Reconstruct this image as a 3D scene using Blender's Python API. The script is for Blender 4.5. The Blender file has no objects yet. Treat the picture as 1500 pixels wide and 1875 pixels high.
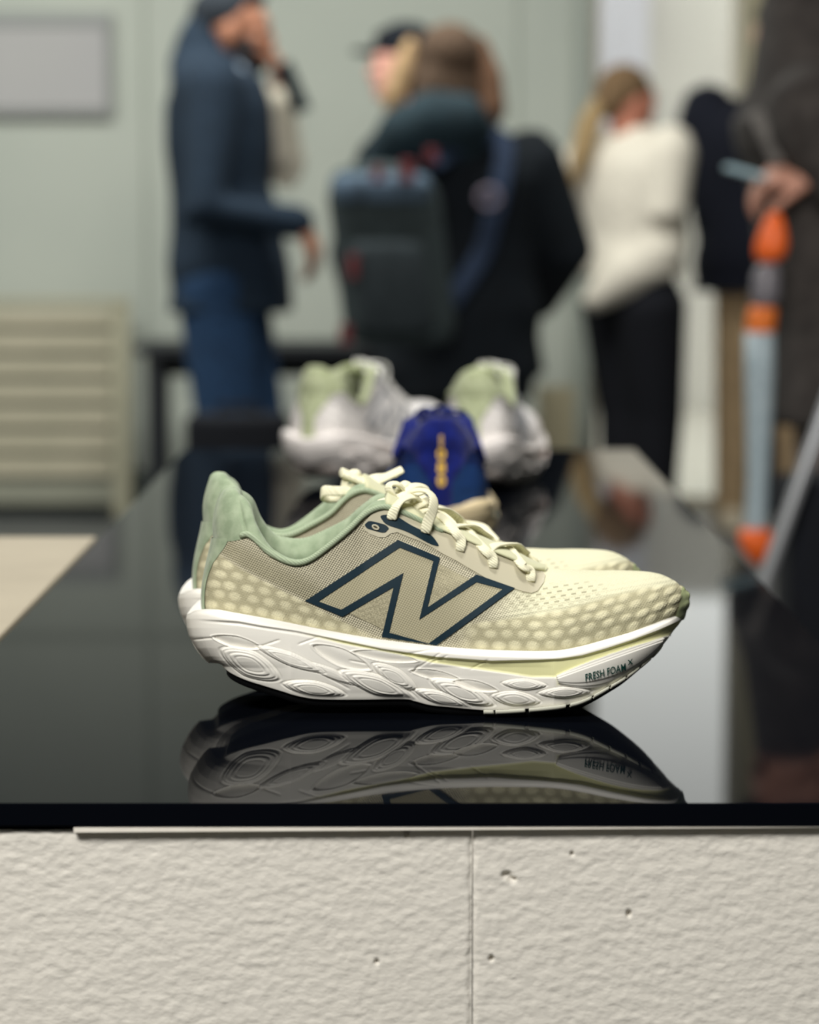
import bpy, bmesh, math, random
import numpy as np
from mathutils import Vector, Matrix
from mathutils.bvhtree import BVHTree

random.seed(7)
SC = bpy.context.scene
COL = SC.collection

# ------------------------------------------------------------------ camera, world, lights, exposure
F_PX, PITCH, CAM_Z = 5268.0, math.atan(543.5 / 5268.0), 1.108
TABLE_Z = 0.7955
cam_d = bpy.data.cameras.new('camera')
cam = bpy.data.objects.new('camera', cam_d)
COL.objects.link(cam)
cam.location = (0, 0, CAM_Z)
cam.rotation_euler = (math.pi / 2 - PITCH, 0, 0)
cam_d.sensor_fit = 'HORIZONTAL'
cam_d.sensor_width = 36.0
cam_d.lens = 36.0 * F_PX / 1500.0
cam_d.clip_start, cam_d.clip_end = 0.05, 100
cam_d.dof.use_dof = True
cam_d.dof.focus_distance = 1.715
cam_d.dof.aperture_fstop = 7.8
SC.camera = cam

world = bpy.data.worlds.new('overcast_sky')
SC.world = world
world.use_nodes = True
bg = world.node_tree.nodes['Background']
bg.inputs[0].default_value = (1.0, 0.985, 0.96, 1)
bg.inputs[1].default_value = 3.2

def area(name, loc, rot, size, size_y, power, color=(1, 1, 1)):
    d = bpy.data.lights.new(name, 'AREA')
    d.shape, d.size, d.size_y, d.energy, d.color = 'RECTANGLE', size, size_y, power, color
    o = bpy.data.objects.new(name, d)
    o.location, o.rotation_euler = loc, rot
    COL.objects.link(o)
    return o

R = math.radians
area('ceiling_lamp', (-0.75, -0.25, 2.65), (R(48), 0, R(-17)), 1.1, 0.7, 90, (1.0, 0.975, 0.925))
area('ceiling_lamp.001', (0.25, 2.3, 3.2), (0, 0, 0), 1.2, 0.8, 7, (1.0, 0.97, 0.91))
area('white_shoe_fill', (0.35, 2.2, 3.1), (R(48), 0, 0), 0.8, 0.5, 62, (1.0, 0.97, 0.93))  # added fill light, brightens the white pair at the far end; no real fixture
area('ceiling_lamp.002', (-1.2, 7.6, 3.5), (R(12), 0, 0), 4.5, 1.2, 205, (0.98, 1.0, 0.95))
SC.view_settings.view_transform = 'Standard'
SC.view_settings.look = 'None'
SC.view_settings.exposure = 0.0
SC.view_settings.gamma = 1.0
SC.view_settings.use_curve_mapping = False

# ------------------------------------------------------------------ measuring: a ray of the photograph to a point on a vertical plane
CP, SP = math.cos(PITCH), math.sin(PITCH)
def ray(u, v):
    a = (u - 750.0) / F_PX
    b = -(v - 937.5) / F_PX
    return np.array([a, CP + b * SP, -SP + b * CP])
def at(u, v, Y):
    d = ray(u, v)
    k = Y / d[1]
    return np.array([d[0] * k, Y, CAM_Z + d[2] * k])
def px(p):
    x, y, z = p[..., 0], p[..., 1], p[..., 2] - CAM_Z
    dep = y * CP - z * SP
    up = y * SP + z * CP
    return 750 + F_PX * x / dep, 937.5 - F_PX * up / dep

# ------------------------------------------------------------------ helpers
def mesh_obj(name, verts, faces, mat=None, parent=None, smooth=True):
    me = bpy.data.meshes.new(name)
    me.from_pydata([tuple(map(float, v)) for v in verts], [], [tuple(map(int, f)) for f in faces])
    if smooth:
        me.polygons.foreach_set('use_smooth', [True] * len(me.polygons))
    me.update()
    if mat is not None:
        me.materials.append(mat)
    o = bpy.data.objects.new(name, me)
    COL.objects.link(o)
    if parent is not None:
        o.parent = parent
    return o
def tag(o, label=None, cat=None, group=None, kind=None):
    if label: o['label'] = label
    if cat: o['category'] = cat
    if group: o['group'] = group
    if kind: o['kind'] = kind
    return o
def empty(name, loc=(0, 0, 0), rz=0.0, **k):
    o = bpy.data.objects.new(name, None)
    o.empty_display_size = 0.05
    COL.objects.link(o)
    o.location = loc
    o.rotation_euler = (0, 0, rz)
    return tag(o, **k)
class MB:
    """collects boxes, tubes, blobs; link() makes ONE mesh object"""
    def __init__(s): s.v, s.f = [], []
    def add(s, verts, faces):
        n = len(s.v)
        s.v += [tuple(map(float, q)) for q in verts]
        s.f += [tuple(int(i) + n for i in q) for q in faces]
        return s
    def box(s, x0, x1, y0, y1, z0, z1, bev=0.0, M=None):
        bm = bmesh.new()
        bmesh.ops.create_cube(bm, size=1)
        for q in bm.verts:
            q.co = Vector(((x0 + x1) / 2 + q.co.x * (x1 - x0), (y0 + y1) / 2 + q.co.y * (y1 - y0), (z0 + z1) / 2 + q.co.z * (z1 - z0)))
        if bev:
            bmesh.ops.bevel(bm, geom=bm.edges[:], offset=bev, segments=2, affect='EDGES', profile=0.6)
        if M is not None:
            bmesh.ops.transform(bm, matrix=M, verts=bm.verts[:])
        bm.verts.index_update()
        s.add([q.co[:] for q in bm.verts], [[q.index for q in f.verts] for f in bm.faces])
        bm.free()
        return s
    def tube(s, pts, rad, n=14, caps=True, flat=None):
        """tapered round tube through pts, radii rad; rounded ends"""
        P = [np.array(p, float) for p in pts]
        Rr = list(rad) if hasattr(rad, '__len__') else [rad] * len(P)
        if caps:
            d0 = P[0] - P[1]; d0 /= np.linalg.norm(d0) + 1e-9
            d1 = P[-1] - P[-2]; d1 /= np.linalg.norm(d1) + 1e-9
            a, b = Rr[0], Rr[-1]
            P = [P[0] + d0 * a * 0.98, P[0] + d0 * a * 0.75] + P + [P[-1] + d1 * b * 0.75, P[-1] + d1 * b * 0.98]
            Rr = [a * 0.15, a * 0.66] + Rr + [b * 0.66, b * 0.15]
        ref = None
        rings = []
        for i, p in enumerate(P):
            t = P[min(i + 1, len(P) - 1)] - P[max(i - 1, 0)]
            t = t / (np.linalg.norm(t) + 1e-9)
            if ref is None:
                ref = np.array([0, 0, 1.0]) if abs(t[2]) < 0.9 else np.array([1.0, 0, 0])
            e1 = ref - t * ref.dot(t); e1 /= np.linalg.norm(e1) + 1e-9
            ref = e1
            e2 = np.cross(t, e1)
            rings.append([p + Rr[i] * (math.cos(q) * e1 + math.sin(q) * e2) for q in [2 * math.pi * k / n for k in range(n)]])
        V = [q for r in rings for q in r]
        Fc = []
        for i in range(len(rings) - 1):
            for k in range(n):
                Fc.append((i * n + k, i * n + (k + 1) % n, (i + 1) * n + (k + 1) % n, (i + 1) * n + k))
        Fc.append(tuple(range(n - 1, -1, -1)))
        Fc.append(tuple((len(rings) - 1) * n + k for k in range(n)))
        return s.add(V, Fc)
    def loft(s, secs, n=28):
        """secs: (cx, cy, cz, rx, ry) ellipses stacked in z"""
        V, Fc = [], []
        for (cx, cy, cz, rx, ry) in secs:
            for k in range(n):
                q = 2 * math.pi * k / n
                c, d = math.cos(q), math.sin(q)
                V.append((cx + rx * math.copysign(abs(c) ** 0.85, c), cy + ry * math.copysign(abs(d) ** 0.85, d), cz))
        m = len(secs)
        for i in range(m - 1):
            for k in range(n):
                Fc.append((i * n + k, i * n + (k + 1) % n, (i + 1) * n + (k + 1) % n, (i + 1) * n + k))
        Fc.append(tuple(range(n - 1, -1, -1)))
        Fc.append(tuple((m - 1) * n + k for k in range(n)))
        return s.add(V, Fc)
    def blob(s, c, r, rot=None, seg=20, rings=14):
        V, Fc = [], []
        M = Matrix.Identity(3) if rot is None else rot
        for i in range(rings + 1):
            a = math.pi * i / rings
            for k in range(seg):
                b = 2 * math.pi * k / seg
                q = M @ Vector((r[0] * math.sin(a) * math.cos(b), r[1] * math.sin(a) * math.sin(b), r[2] * math.cos(a)))
                V.append((c[0] + q.x, c[1] + q.y, c[2] + q.z))
        for i in range(rings):
            for k in range(seg):
                Fc.append((i * seg + k, (i + 1) * seg + k, (i + 1) * seg + (k + 1) % seg, i * seg + (k + 1) % seg))
        return s.add(V, Fc)
    def link(s, name, mat=None, parent=None, smooth=True, remesh=0.0, relax=4):
        if not remesh:
            return mesh_obj(name, s.v, s.f, mat, parent, smooth)
        o = mesh_obj(name, s.v, s.f, None, parent, True)
        m = o.modifiers.new('r', 'REMESH'); m.mode = 'VOXEL'; m.voxel_size = remesh; m.use_smooth_shade = True
        if relax:
            k = o.modifiers.new('s', 'SMOOTH'); k.iterations = relax; k.factor = 0.5
        dg = bpy.context.evaluated_depsgraph_get()
        me = bpy.data.meshes.new_from_object(o.evaluated_get(dg))
        old = o.data
        o.modifiers.clear()
        o.data = me
        bpy.data.meshes.remove(old)
        me.name = name
        me.polygons.foreach_set('use_smooth', [True] * len(me.polygons))
        me.materials.clear()
        if mat is not None: me.materials.append(mat)
        return o

def spline(keys, n):
    """Catmull-Rom through keys (rows), n samples evenly spread along the key index"""
    K = np.array(keys, float)
    t = np.linspace(0, len(K) - 1, n)
    i = np.clip(t.astype(int), 0, len(K) - 2)
    f = (t - i)[:, None]
    p1, p2 = K[i], K[i + 1]
    p0 = np.where((i > 0)[:, None], K[np.maximum(i - 1, 0)], 2 * p1 - p2)
    p3 = np.where((i < len(K) - 2)[:, None], K[np.minimum(i + 2, len(K) - 1)], 2 * p2 - p1)
    return 0.5 * ((2 * p1) + (-p0 + p2) * f + (2 * p0 - 5 * p1 + 4 * p2 - p3) * f ** 2 + (-p0 + 3 * p1 - 3 * p2 + p3) * f ** 3)
def even(keys, n, fine=24):
    P = spline(keys, len(keys) * fine)
    d = np.r_[0, np.cumsum(np.linalg.norm(np.diff(P, axis=0), axis=1))]
    q = np.linspace(0, d[-1], n)
    return np.stack([np.interp(q, d, P[:, k]) for k in range(P.shape[1])], 1)
def lut(pts):
    a = np.array(pts, float)
    def f(x): return np.interp(x, a[:, 0], a[:, 1])
    return f
def slut(pts):
    P = spline(pts, len(pts) * 20)
    return lambda x: np.interp(x, P[:, 0], P[:, 1])
def smooth(a, b, x):
    t = np.clip((x - a) / (b - a), 0, 1)
    return t * t * (3 - 2 * t)

# ------------------------------------------------------------------ materials
def mat(name, col, rough=0.6, metal=0.0, spec=0.5, **k):
    m = bpy.data.materials.new(name)
    m.use_nodes = True
    b = m.node_tree.nodes['Principled BSDF']
    b.inputs['Base Color'].default_value = (*col, 1)
    b.inputs['Roughness'].default_value = rough
    b.inputs['Metallic'].default_value = metal
    b.inputs['Specular IOR Level'].default_value = spec
    for q, w in k.items():
        b.inputs[q.replace('_', ' ')].default_value = w
    return m
class NT:
    def __init__(s, m):
        s.m, s.t = m, m.node_tree
        s.b = s.t.nodes['Principled BSDF']
    def n(s, typ, **k):
        q = s.t.nodes.new(typ)
        for a, b in k.items(): setattr(q, a, b)
        return q
    def l(s, a, b): s.t.links.new(a, b)
    def math(s, op, a, b=None, c=None):
        q = s.n('ShaderNodeMath', operation=op)
        for i, w in enumerate((a, b, c)):
            if w is None: continue
            if hasattr(w, 'links') or hasattr(w, 'is_linked'): s.l(w, q.inputs[i])
            else: q.inputs[i].default_value = w
        return q.outputs[0]
    def mix(s, fac, a, b):
        q = s.n('ShaderNodeMix', data_type='RGBA')
        for i, w in ((0, fac), (6, a), (7, b)):
            if hasattr(w, 'is_linked'): s.l(w, q.inputs[i])
            elif isinstance(w, tuple): q.inputs[i].default_value = (*w, 1)
            else: q.inputs[i].default_value = w
        return q.outputs[2]
    def noise(s, scale, vec=None, detail=3, rough=0.5, out=0):
        q = s.n('ShaderNodeTexNoise')
        q.inputs['Scale'].default_value = scale
        q.inputs['Detail'].default_value = detail
        q.inputs['Roughness'].default_value = rough
        if vec is not None: s.l(vec, q.inputs['Vector'])
        return q.outputs[out]
    def bump(s, h, strength=0.3, dist=0.001):
        q = s.n('ShaderNodeBump')
        q.inputs['Strength'].default_value = strength
        q.inputs['Distance'].default_value = dist
        s.l(h, q.inputs['Height'])
        s.l(q.outputs[0], s.b.inputs['Normal'])
        return q
    def col(s, c): s.l(c, s.b.inputs['Base Color'])
def obj_coord(nt):
    return nt.n('ShaderNodeTexCoord').outputs['Object']
def ramp(nt, fac, stops):
    q = nt.n('ShaderNodeValToRGB')
    e = q.color_ramp.elements
    while len(e) < len(stops): e.new(0.5)
    for i, (p, c) in enumerate(stops):
        e[i].position = p
        e[i].color = (*c, 1)
    nt.l(fac, q.inputs[0])
    return q.outputs[0]
def noisy(name, col, col2, scale, rough=0.8, bump=0.0, bdist=0.002, detail=4, spec=0.3):
    m = mat(name, col, rough, spec=spec)
    t = NT(m)
    h = t.noise(scale, obj_coord(t), detail)
    t.col(ramp(t, h, [(0.3, col), (0.7, col2)]))
    if bump: t.bump(h, bump, bdist)
    return m
def srgb(r, g, b):
    f = lambda c: (c / 255 / 12.92) if c <= 10.3 else ((c / 255 + 0.055) / 1.055) ** 2.4
    return (f(r), f(g), f(b))
# ------------------------------------------------------------------ the running shoe: traced once, built in its own frame (x heel to toe, -y lateral, z up)
YC = 1.821
O = at(341, 1140, YC); O[1] = YC; O[2] = TABLE_Z
def loc(u, v, y):
    return at(u, v, YC + y) - O
def locs(keys):
    return np.array([loc(*k) for k in keys])
def lpx(P):
    return px(P + O)

v_top = slut([(330, 1126), (345, 1122), (358, 1116), (385, 1115), (420, 1120), (500, 1134), (600, 1154), (700, 1171), (800, 1183), (880, 1189), (930, 1191), (987, 1192), (1027, 1190), (1066, 1183), (1111, 1171), (1157, 1158), (1202, 1141), (1243, 1124), (1256, 1118)])
v_bot = slut([(330, 1210), (341, 1214), (383, 1223), (415, 1236), (447, 1248), (479, 1257), (522, 1269), (554, 1277), (586, 1281), (650, 1282), (737, 1282), (758, 1286), (790, 1294), (843, 1299), (886, 1302), (930, 1301), (998, 1296), (1043, 1290), (1077, 1280), (1123, 1256), (1157, 1236), (1202, 1202), (1225, 1178), (1245, 1146), (1256, 1132)])
s_top = lut([(330, 1130), (345, 1131), (368, 1134), (437, 1138), (480, 1146), (543, 1155), (600, 1167), (700, 1188), (800, 1203), (900, 1210), (987, 1208), (1027, 1206), (1066, 1200), (1111, 1187), (1157, 1172), (1202, 1155), (1243, 1137), (1260, 1130)])
s_bot = lut([(330, 1133), (368, 1138), (437, 1144), (543, 1161), (600, 1172), (630, 1179), (735, 1199), (790, 1213), (865, 1224), (930, 1233), (975, 1240), (1020, 1240), (1030, 1235), (1066, 1222), (1134, 1195), (1179, 1177), (1225, 1163), (1245, 1150), (1260, 1140)])
heel_in = lut([(1100, 3), (1120, 1), (1133, 0), (1150, 2), (1165, 6), (1188, 17), (1204, 28), (1212, 36), (1218, 47), (1224, 62), (1240, 70)])
PETALS = [  # centre, length, width, tilt (deg, down to the right), height mm
    (458, 1216, 112, 44, 26, 1.5, 3), (433, 1176, 86, 21, 13, -1.3, 1), (606, 1233, 112, 17, 22, 0.9, 2),
    (532, 1207, 124, 22, 21, 1.3, 3), (575, 1262, 108, 28, 10, 1.5, 3), (625, 1204, 108, 30, 22, -1.3, 1),
    (705, 1202, 112, 19, 8, -1.2, 1), (722, 1239, 84, 29, 30, 1.4, 3), (692, 1255, 138, 34, 20, 1.6, 3),
    (796, 1236, 84, 17, 10, -1.1, 1), (846, 1268, 116, 33, 21, 1.7, 3), (812, 1280, 104, 24, 17, 1.4, 3),
    (870, 1256, 78, 18, 12, -1.2, 1), (960, 1253, 76, 19, 3, 1.2, 3), (1034, 1268, 90, 19, -2, 1.2, 3),
    (945, 1280, 84, 26, 7, 1.5, 2)]
def panel(U, V):
    a = math.radians(-19.7)
    X = ((U - 1124.5) * math.cos(a) + (V - 1201) * math.sin(a)) / 112
    Yy = -(U - 1124.5) * math.sin(a) + (V - 1201) * math.cos(a)
    Yy = np.where(Yy < 0, -Yy / 6.0, Yy / 49.0)
    q = 1 - Yy / np.maximum(1 - np.abs(X + .14) ** 2.2, 1e-3)
    return np.where(np.abs(X) < 1, np.where(V < 1201 - (U - 1124.5) * .358, np.minimum(q, 1) * .14 + .02 * (q > 0), q), -1)
def lens(U, V, cx, cy, L, W, ang):
    a = math.radians(ang)
    X = ((U - cx) * math.cos(a) + (V - cy) * math.sin(a)) / (L / 2)
    Yy = (-(U - cx) * math.sin(a) + (V - cy) * math.cos(a)) / (W / 2)
    return 1 - (np.abs(Yy) / np.maximum(1 - X * X, 1e-3)) ** 1.15, X, Yy
def oval(U, V, *a):
    _, X, Yy = lens(U, V, *a)
    return (1 - (np.abs(X) ** 1.55 + np.abs(Yy) ** 1.55) ** (1 / 1.55)) * 1.7, X, Yy
def relief(U, V):
    """how far the sidewall of the midsole stands out, in metres"""
    d = np.zeros_like(U)
    st, sb, vb, vt = s_top(U), s_bot(U), v_bot(U), v_top(U)
    w = smooth(350, 420, U)
    d -= (.0009 + .0007 * smooth(520, 660, U)) * w * smooth(0, 5, V - st) * (1 - smooth(-3, 3, V - sb) * 0.75)
    d += 0.0008 * w * smooth(0, 1, (V - vt) / np.maximum(st - vt, 1)) * (1 - smooth(-1, 2, V - st))
    for (cx, cy, L, W, ang, hh, rings) in PETALS:
        q, X, Yy = oval(U, V, cx, cy, L * 1.06, W * 1.06, ang)
        inside = smooth(-0.02, 0.10, q)
        if rings > 1:
            lv = np.clip(q, 0, 1) * rings
            st_ = (np.floor(lv) + smooth(0.62, 0.95, lv - np.floor(lv))) / rings
            g = 0.30 * inside + 0.75 * st_ - 0.30 * smooth(0.80, 0.97, q) - 0.09 * np.exp(-((lv - np.floor(lv) - .5) / .13) ** 2) * inside
        else:
            g = inside * (0.35 + 0.65 * smooth(-0.7, 0.8, Yy)) if hh < 0 else inside
        rim = np.exp(-((q + 0.10) / 0.07) ** 2) * 0.45 * np.sign(hh)
        d = np.where(q > -0.4, np.where(inside > 0.02, d * (1 - inside) + inside * (0.2 * d + hh * 0.0017 * g), d) - 0.001 * rim * (q <= 0.0), d)
    q = panel(U, V)
    inside = smooth(0.0, 0.05, q)
    a_ = math.radians(-19.7)
    dist_up = -(U - 1124.5) * math.sin(a_) + (V - 1201) * math.cos(a_) + 5
    lv = np.clip(np.minimum(q * 5.5, dist_up / 4.5), 0, 2)
    stp = (np.floor(lv) + smooth(0.6, 1.0, lv - np.floor(lv))) / 2
    d = d * (1 - inside) + inside * (0.0006 + 0.0011 * np.clip(stp, 0, 1))
    for (x0, y0, x1, y1, dep) in ((345, 1172, 392, 1168, .6), (476, 1184, 512, 1172, .8), (546, 1180, 585, 1166, .6), (752, 1232, 806, 1196, .5), (735, 1199, 800, 1188, .4), (786, 1216, 820, 1200, .5), (862, 1226, 894, 1208, .5), (600, 1240, 640, 1262, .6), (756, 1230, 768, 1218, .6), (640, 1210, 672, 1216, .7), (700, 1228, 686, 1216, .6)):
        L = math.hypot(x1 - x0, y1 - y0)
        a = ((U - x0) * (x1 - x0) + (V - y0) * (y1 - y0)) / L
        b = (-(U - x0) * (y1 - y0) + (V - y0) * (x1 - x0)) / L
        d -= 0.001 * dep * np.exp(-(b / 1.8) ** 2) * smooth(-4, 6, a) * (1 - smooth(L - 6, L + 4, a))
    return d * smooth(3, 14, vb - V) * smooth(346, 366, U) * (1 - smooth(1225, 1246, U) * 0.8)

N_S, N_R = 900, 120
ok_ = np.array([(341, 0), (344, -.016), (352, -.026), (370, -.0345), (400, -.0400), (450, -.0430), (520, -.0445), (600, -.0442), (700, -.0445), (780, -.0465), (850, -.0495), (950, -.0530), (1030, -.0540), (1100, -.0510), (1150, -.0460), (1190, -.0385), (1220, -.0290), (1238, -.0190), (1248, -.0095), (1251, 0)], float)
kk = locs([(u, 0.5 * (v_top(u) + v_bot(u)), y) for u, y in ok_])[:, :2]
ol = even(kk, N_S)
ol[0, 1] = ol[-1, 1] = 0
uv_u = lpx(np.c_[ol, np.full(N_S, .022)])[0]
tg = np.gradient(ol, axis=0); tg /= np.linalg.norm(tg, axis=1)[:, None]
nr = np.c_[tg[:, 1], -tg[:, 0]]
nr[0] = (-1, 0); nr[-1] = (1, 0)
ztop = np.array([loc(u, v_top(u), y + .003)[2] for u, y in zip(uv_u, ol[:, 1])])
zbot = np.array([loc(u, v_bot(u), y * .87)[2] for u, y in zip(uv_u, ol[:, 1])])
zbot = np.maximum(zbot, 0.0012)
ztop = np.maximum(ztop, zbot + .004)
qs = np.linspace(0, 1, N_R)
prof = -0.0065 * (1 - qs) ** 3 - 0.0022 * smooth(.86, 1, qs) ** 2 + 0.0012 * np.sin(np.pi * qs)
MV = np.zeros((N_R, N_S, 3))
for j in range(N_R):
    z = zbot + (ztop - zbot) * qs[j]
    thin = np.clip((ztop - zbot) / .030, .25, 1)
    P = np.c_[ol + nr * (prof[j] * thin * (1 - .8 * np.clip(-nr[:, 0], 0, 1)))[:, None], z]
    U, V = lpx(P)
    sh = heel_in(V) / 2880 * np.clip(-nr[:, 0], 0, 1) ** 0.8
    P[:, :2] -= nr * sh[:, None]
    U, V = lpx(P)
    P[:, :2] += nr * relief(U, V)[:, None]
    P[0, 1] = P[-1, 1] = 0
    MV[j] = P
inset = np.c_[ol - nr * .012, ztop - .0015]; inset[:, 1] = np.minimum(inset[:, 1], 0)
rows = [MV[j] for j in range(N_R)] + [inset]
def ring_grid(rows, extra_close=True):
    """rows of half outlines (lateral) -> full closed ring mesh with mirrored medial half"""
    full = [np.r_[r, (r[1:-1] * [1, -1, 1])[::-1]] for r in rows]
    n = len(full[0])
    V = np.concatenate(full)
    Fc = []
    for j in range(len(rows) - 1):
        for i in range(n):
            k = (i + 1) % n
            Fc.append((j * n + i, j * n + k, (j + 1) * n + k, (j + 1) * n + i))
    return V, Fc, n
V, Fc, n = ring_grid(rows)
# floor and lid of the foam
h = len(ol)
def lid(base, flip):
    for i in range(h - 1):
        a, b = base + i, base + i + 1
        c, d = base + (n - i - 1) % n, base + (n - i) % n
        if i == 0: q = (base, base + 1, base + n - 1)
        elif i == h - 2: q = (base + i, base + i + 1, base + n - i)
        else: q = (a, b, c, d)
        Fc.append(q if flip else q[::-1])
lid(0, False); lid((N_R) * n, True)
SOLE_V, SOLE_F, SOLE_N = V, Fc, n

def set_attr(me, name, data):
    a = me.color_attributes.new(name, 'FLOAT_COLOR', 'POINT')
    d = np.ones((len(me.vertices), 4), np.float32)
    d[:, :data.shape[1]] = data
    a.data.foreach_set('color', d.ravel())
def set_uv(me, U, V):
    l = me.uv_layers.new(name='UVMap')
    idx = np.zeros(len(me.loops), np.int32)
    me.loops.foreach_get('vertex_index', idx)
    l.data.foreach_set('uv', np.c_[U[idx], V[idx]].astype(np.float32).ravel())
def lat(Vv):
    W = np.array(Vv, float).copy()
    W[:, 1] = -np.abs(W[:, 1])
    return lpx(W)

midsole = mesh_obj('midsole', SOLE_V, SOLE_F)
U, V = lat(SOLE_V)
stripe = smooth(-1.5, 1.5, V - s_top(U)) * (1 - smooth(-2, 2, V - s_bot(U))) * smooth(540, 640, U)
q = panel(U, V)
stripe = np.maximum(stripe, smooth(1015, 1030, U) * smooth(-1, 1, V - s_top(U)) * (1 - smooth(3, 6, V - (1252 - (U - 1020) * .48))) * (U < 1250))
stripe = stripe * (1 - smooth(0.0, 0.04, q))
low = smooth(0.3, 0.8, (V - s_bot(U)) / np.maximum(v_bot(U) - s_bot(U), 3))
set_attr(midsole.data, 'mask', np.c_[stripe, low, low * 0])

# outsole: dark rubber under the foam, with tread blocks under the forefoot and up the toe
zo = np.maximum(zbot - .0050, 0.0003)
b0 = np.c_[ol - nr * .0085, zbot + .0006]
b1 = np.c_[ol - nr * .0095, zo]
hw = np.clip(-nr[:, 0], 0, 1)
for b in (b0, b1):
    b[:, :2] -= nr * ((heel_in(np.full(N_S, 1223.)) / 2880) * hw ** .8)[:, None]
    b[:, 1] = np.minimum(b[:, 1], 0); b[0, 1] = b[-1, 1] = 0
Vq, Fc, n = ring_grid([b1, b0]); h = N_S; lid(0, False)
outsole = mesh_obj('outsole', Vq, Fc)
TREADS = {}
for u0, u1 in ((884, 902), (906, 962), (968, 1040), (1046, 1086), (1090, 1118), (1122, 1150), (1154, 1176), (1180, 1200), (1204, 1222)):
    i0, i1 = np.searchsorted(uv_u, (u0, u1))
    id_ = np.arange(i0, min(i1 + 1, N_S), 3)
    for sgn in (1, -1):
        a = np.c_[ol[id_] - nr[id_] * .0035, zbot[id_] + .0012]
        b = np.c_[ol[id_] - nr[id_] * .0050, np.maximum(zbot[id_] - .0012, .0003)]
        c = b - np.c_[nr[id_] * .012, 0 * id_]
        m_ = len(id_)
        vv = np.r_[a, b, c] * [1, sgn, 1]
        ff = [(r * m_ + k, r * m_ + k + 1, (r + 1) * m_ + k + 1, (r + 1) * m_ + k) for r in range(2) for k in range(m_ - 1)]
        tb = MB().add(vv, ff).link('tread')
        sol = tb.modifiers.new('s', 'SOLIDIFY'); sol.thickness = .0007
        TREADS['tread#%d' % len(TREADS)] = tb

# upper
top_keys = [(393, 985, 0), (404, 985, -.0150), (424, 985, -.0235), (440, 982, -.0275), (453, 979, -.0292), (468, 988, -.0305), (487, 1007, -.0325), (507, 1020, -.0345), (531, 1030, -.0360), (551, 1031, -.0362), (573, 1022, -.0356), (603, 1000, -.0338), (637, 972, -.0312), (663, 947, -.0280), (683, 934, -.0268), (703, 929, -.0255), (722, 933, -.0243), (747, 943, -.0228), (777, 957, -.0212), (807, 971, -.0196), (860, 990, -.0172), (905, 1009, -.0148), (947, 1026, -.0118), (978, 1036, -.0066), (1003, 1039, 0), (1038, 1043, 0), (1085, 1046, 0), (1135, 1046, 0), (1180, 1047.5, 0), (1208, 1052, 0), (1229, 1063, 0), (1244, 1079, 0)]
base_keys = [(377, 0), (380, -.0140), (388, -.0220), (401, -.0280), (420, -.0322), (445, -.0345), (472, -.0362), (500, -.0375), (530, -.0380), (552, -.0382), (576, -.0382), (606, -.0382), (641, -.0380), (668, -.0380), (690, -.0382), (710, -.0384), (731, -.0388), (757, -.0392), (787, -.0400), (816, -.0408), (866, -.0428), (910, -.0445), (952, -.0460), (985, -.0468), (1013, -.0472), (1052, -.0468), (1100, -.0448), (1150, -.0402), (1194, -.0330), (1222, -.0235), (1239, -.0135), (1248, 0)]
NU, NTT = 460, 110
TK = spline(locs(top_keys), NU)
BK = spline(np.array([loc(u, v_top(u) + 13, y) for u, y in base_keys]), NU)
KI = np.linspace(0, len(top_keys) - 1, NU)          # key index of every column
for A in (TK, BK): A[:, 1] = np.minimum(A[:, 1], 0)
TK[KI >= 24, 1] = 0
tg = np.gradient(BK[:, :2], axis=0); tg /= np.linalg.norm(tg, axis=1)[:, None] + 1e-9
bn = np.c_[tg[:, 1], -tg[:, 0], 0 * tg[:, 0]]
bn[0] = (-1, 0, 0); bn[-1] = (1, 0, 0)
up = np.array([0, 0, 1.0])
toe = smooth(22.5, 25.5, KI)[:, None]
eye = (smooth(13, 18, KI) * (1 - smooth(22.5, 25.5, KI)))[:, None]
dz = (TK - BK)[:, 2:3]
sy = np.array([0, -1.0, 0])
nt = sy * (1 - smooth(28.5, 31, KI)[:, None]) + bn * smooth(28.5, 31, KI)[:, None]
wid = np.linalg.norm((TK - BK)[:, :2], axis=1)[:, None]
P1 = BK + bn * (.0035 + .002 * toe) + up * dz * (.38 + .22 * toe)
P2c = TK + bn * .0025 - up * dz * .30
P2e = TK + bn * .0115 - up * dz * .16
P2t = TK + nt * np.maximum(wid * .62, .007) + up * .0006
P2 = (P2c * (1 - eye) + P2e * eye) * (1 - toe) + P2t * toe
tt = np.linspace(0, 1, NTT)[:, None, None]
W = (1 - tt) ** 3 * BK + 3 * (1 - tt) ** 2 * tt * P1 + 3 * (1 - tt) * tt ** 2 * P2 + tt ** 3 * TK
W[:, :, 1] = np.minimum(W[:, :, 1], 0)
W[:, 0, 1] = W[:, -1, 1] = 0
U, V = lpx(W)
vt_ = v_top(U)
def scales(U, V):
    a = (v_top(U) - V)
    row = a / 19.0
    ri = np.floor(row)
    col = U / 31.0 + 0.5 * (ri % 2) + .10 * np.sin(ri * 2.3)
    ci = np.floor(col)
    r1 = np.modf(np.abs(np.sin(ci * 12.9898 + ri * 78.233) * 43758.5453))[0]
    r2 = np.modf(np.abs(np.sin(ci * 39.346 + ri * 11.135) * 24634.6345))[0]
    da = (col - ci - .5 + (r1 - .5) * .16) * 31 / (12.5 + 3 * r2)
    db = (row - ri - .5 + (r2 - .5) * .18) * 19 / (8.4 + 1.8 * r1)
    wob = .10 * np.sin(U * .9 + V * .35) + .08 * np.sin(V * 1.3 - U * .4)
    return np.clip(1.2 * (1 - (da ** 2 + db ** 2)) + wob * .7, 0, 1) * (.66 + .34 * r2)
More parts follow.
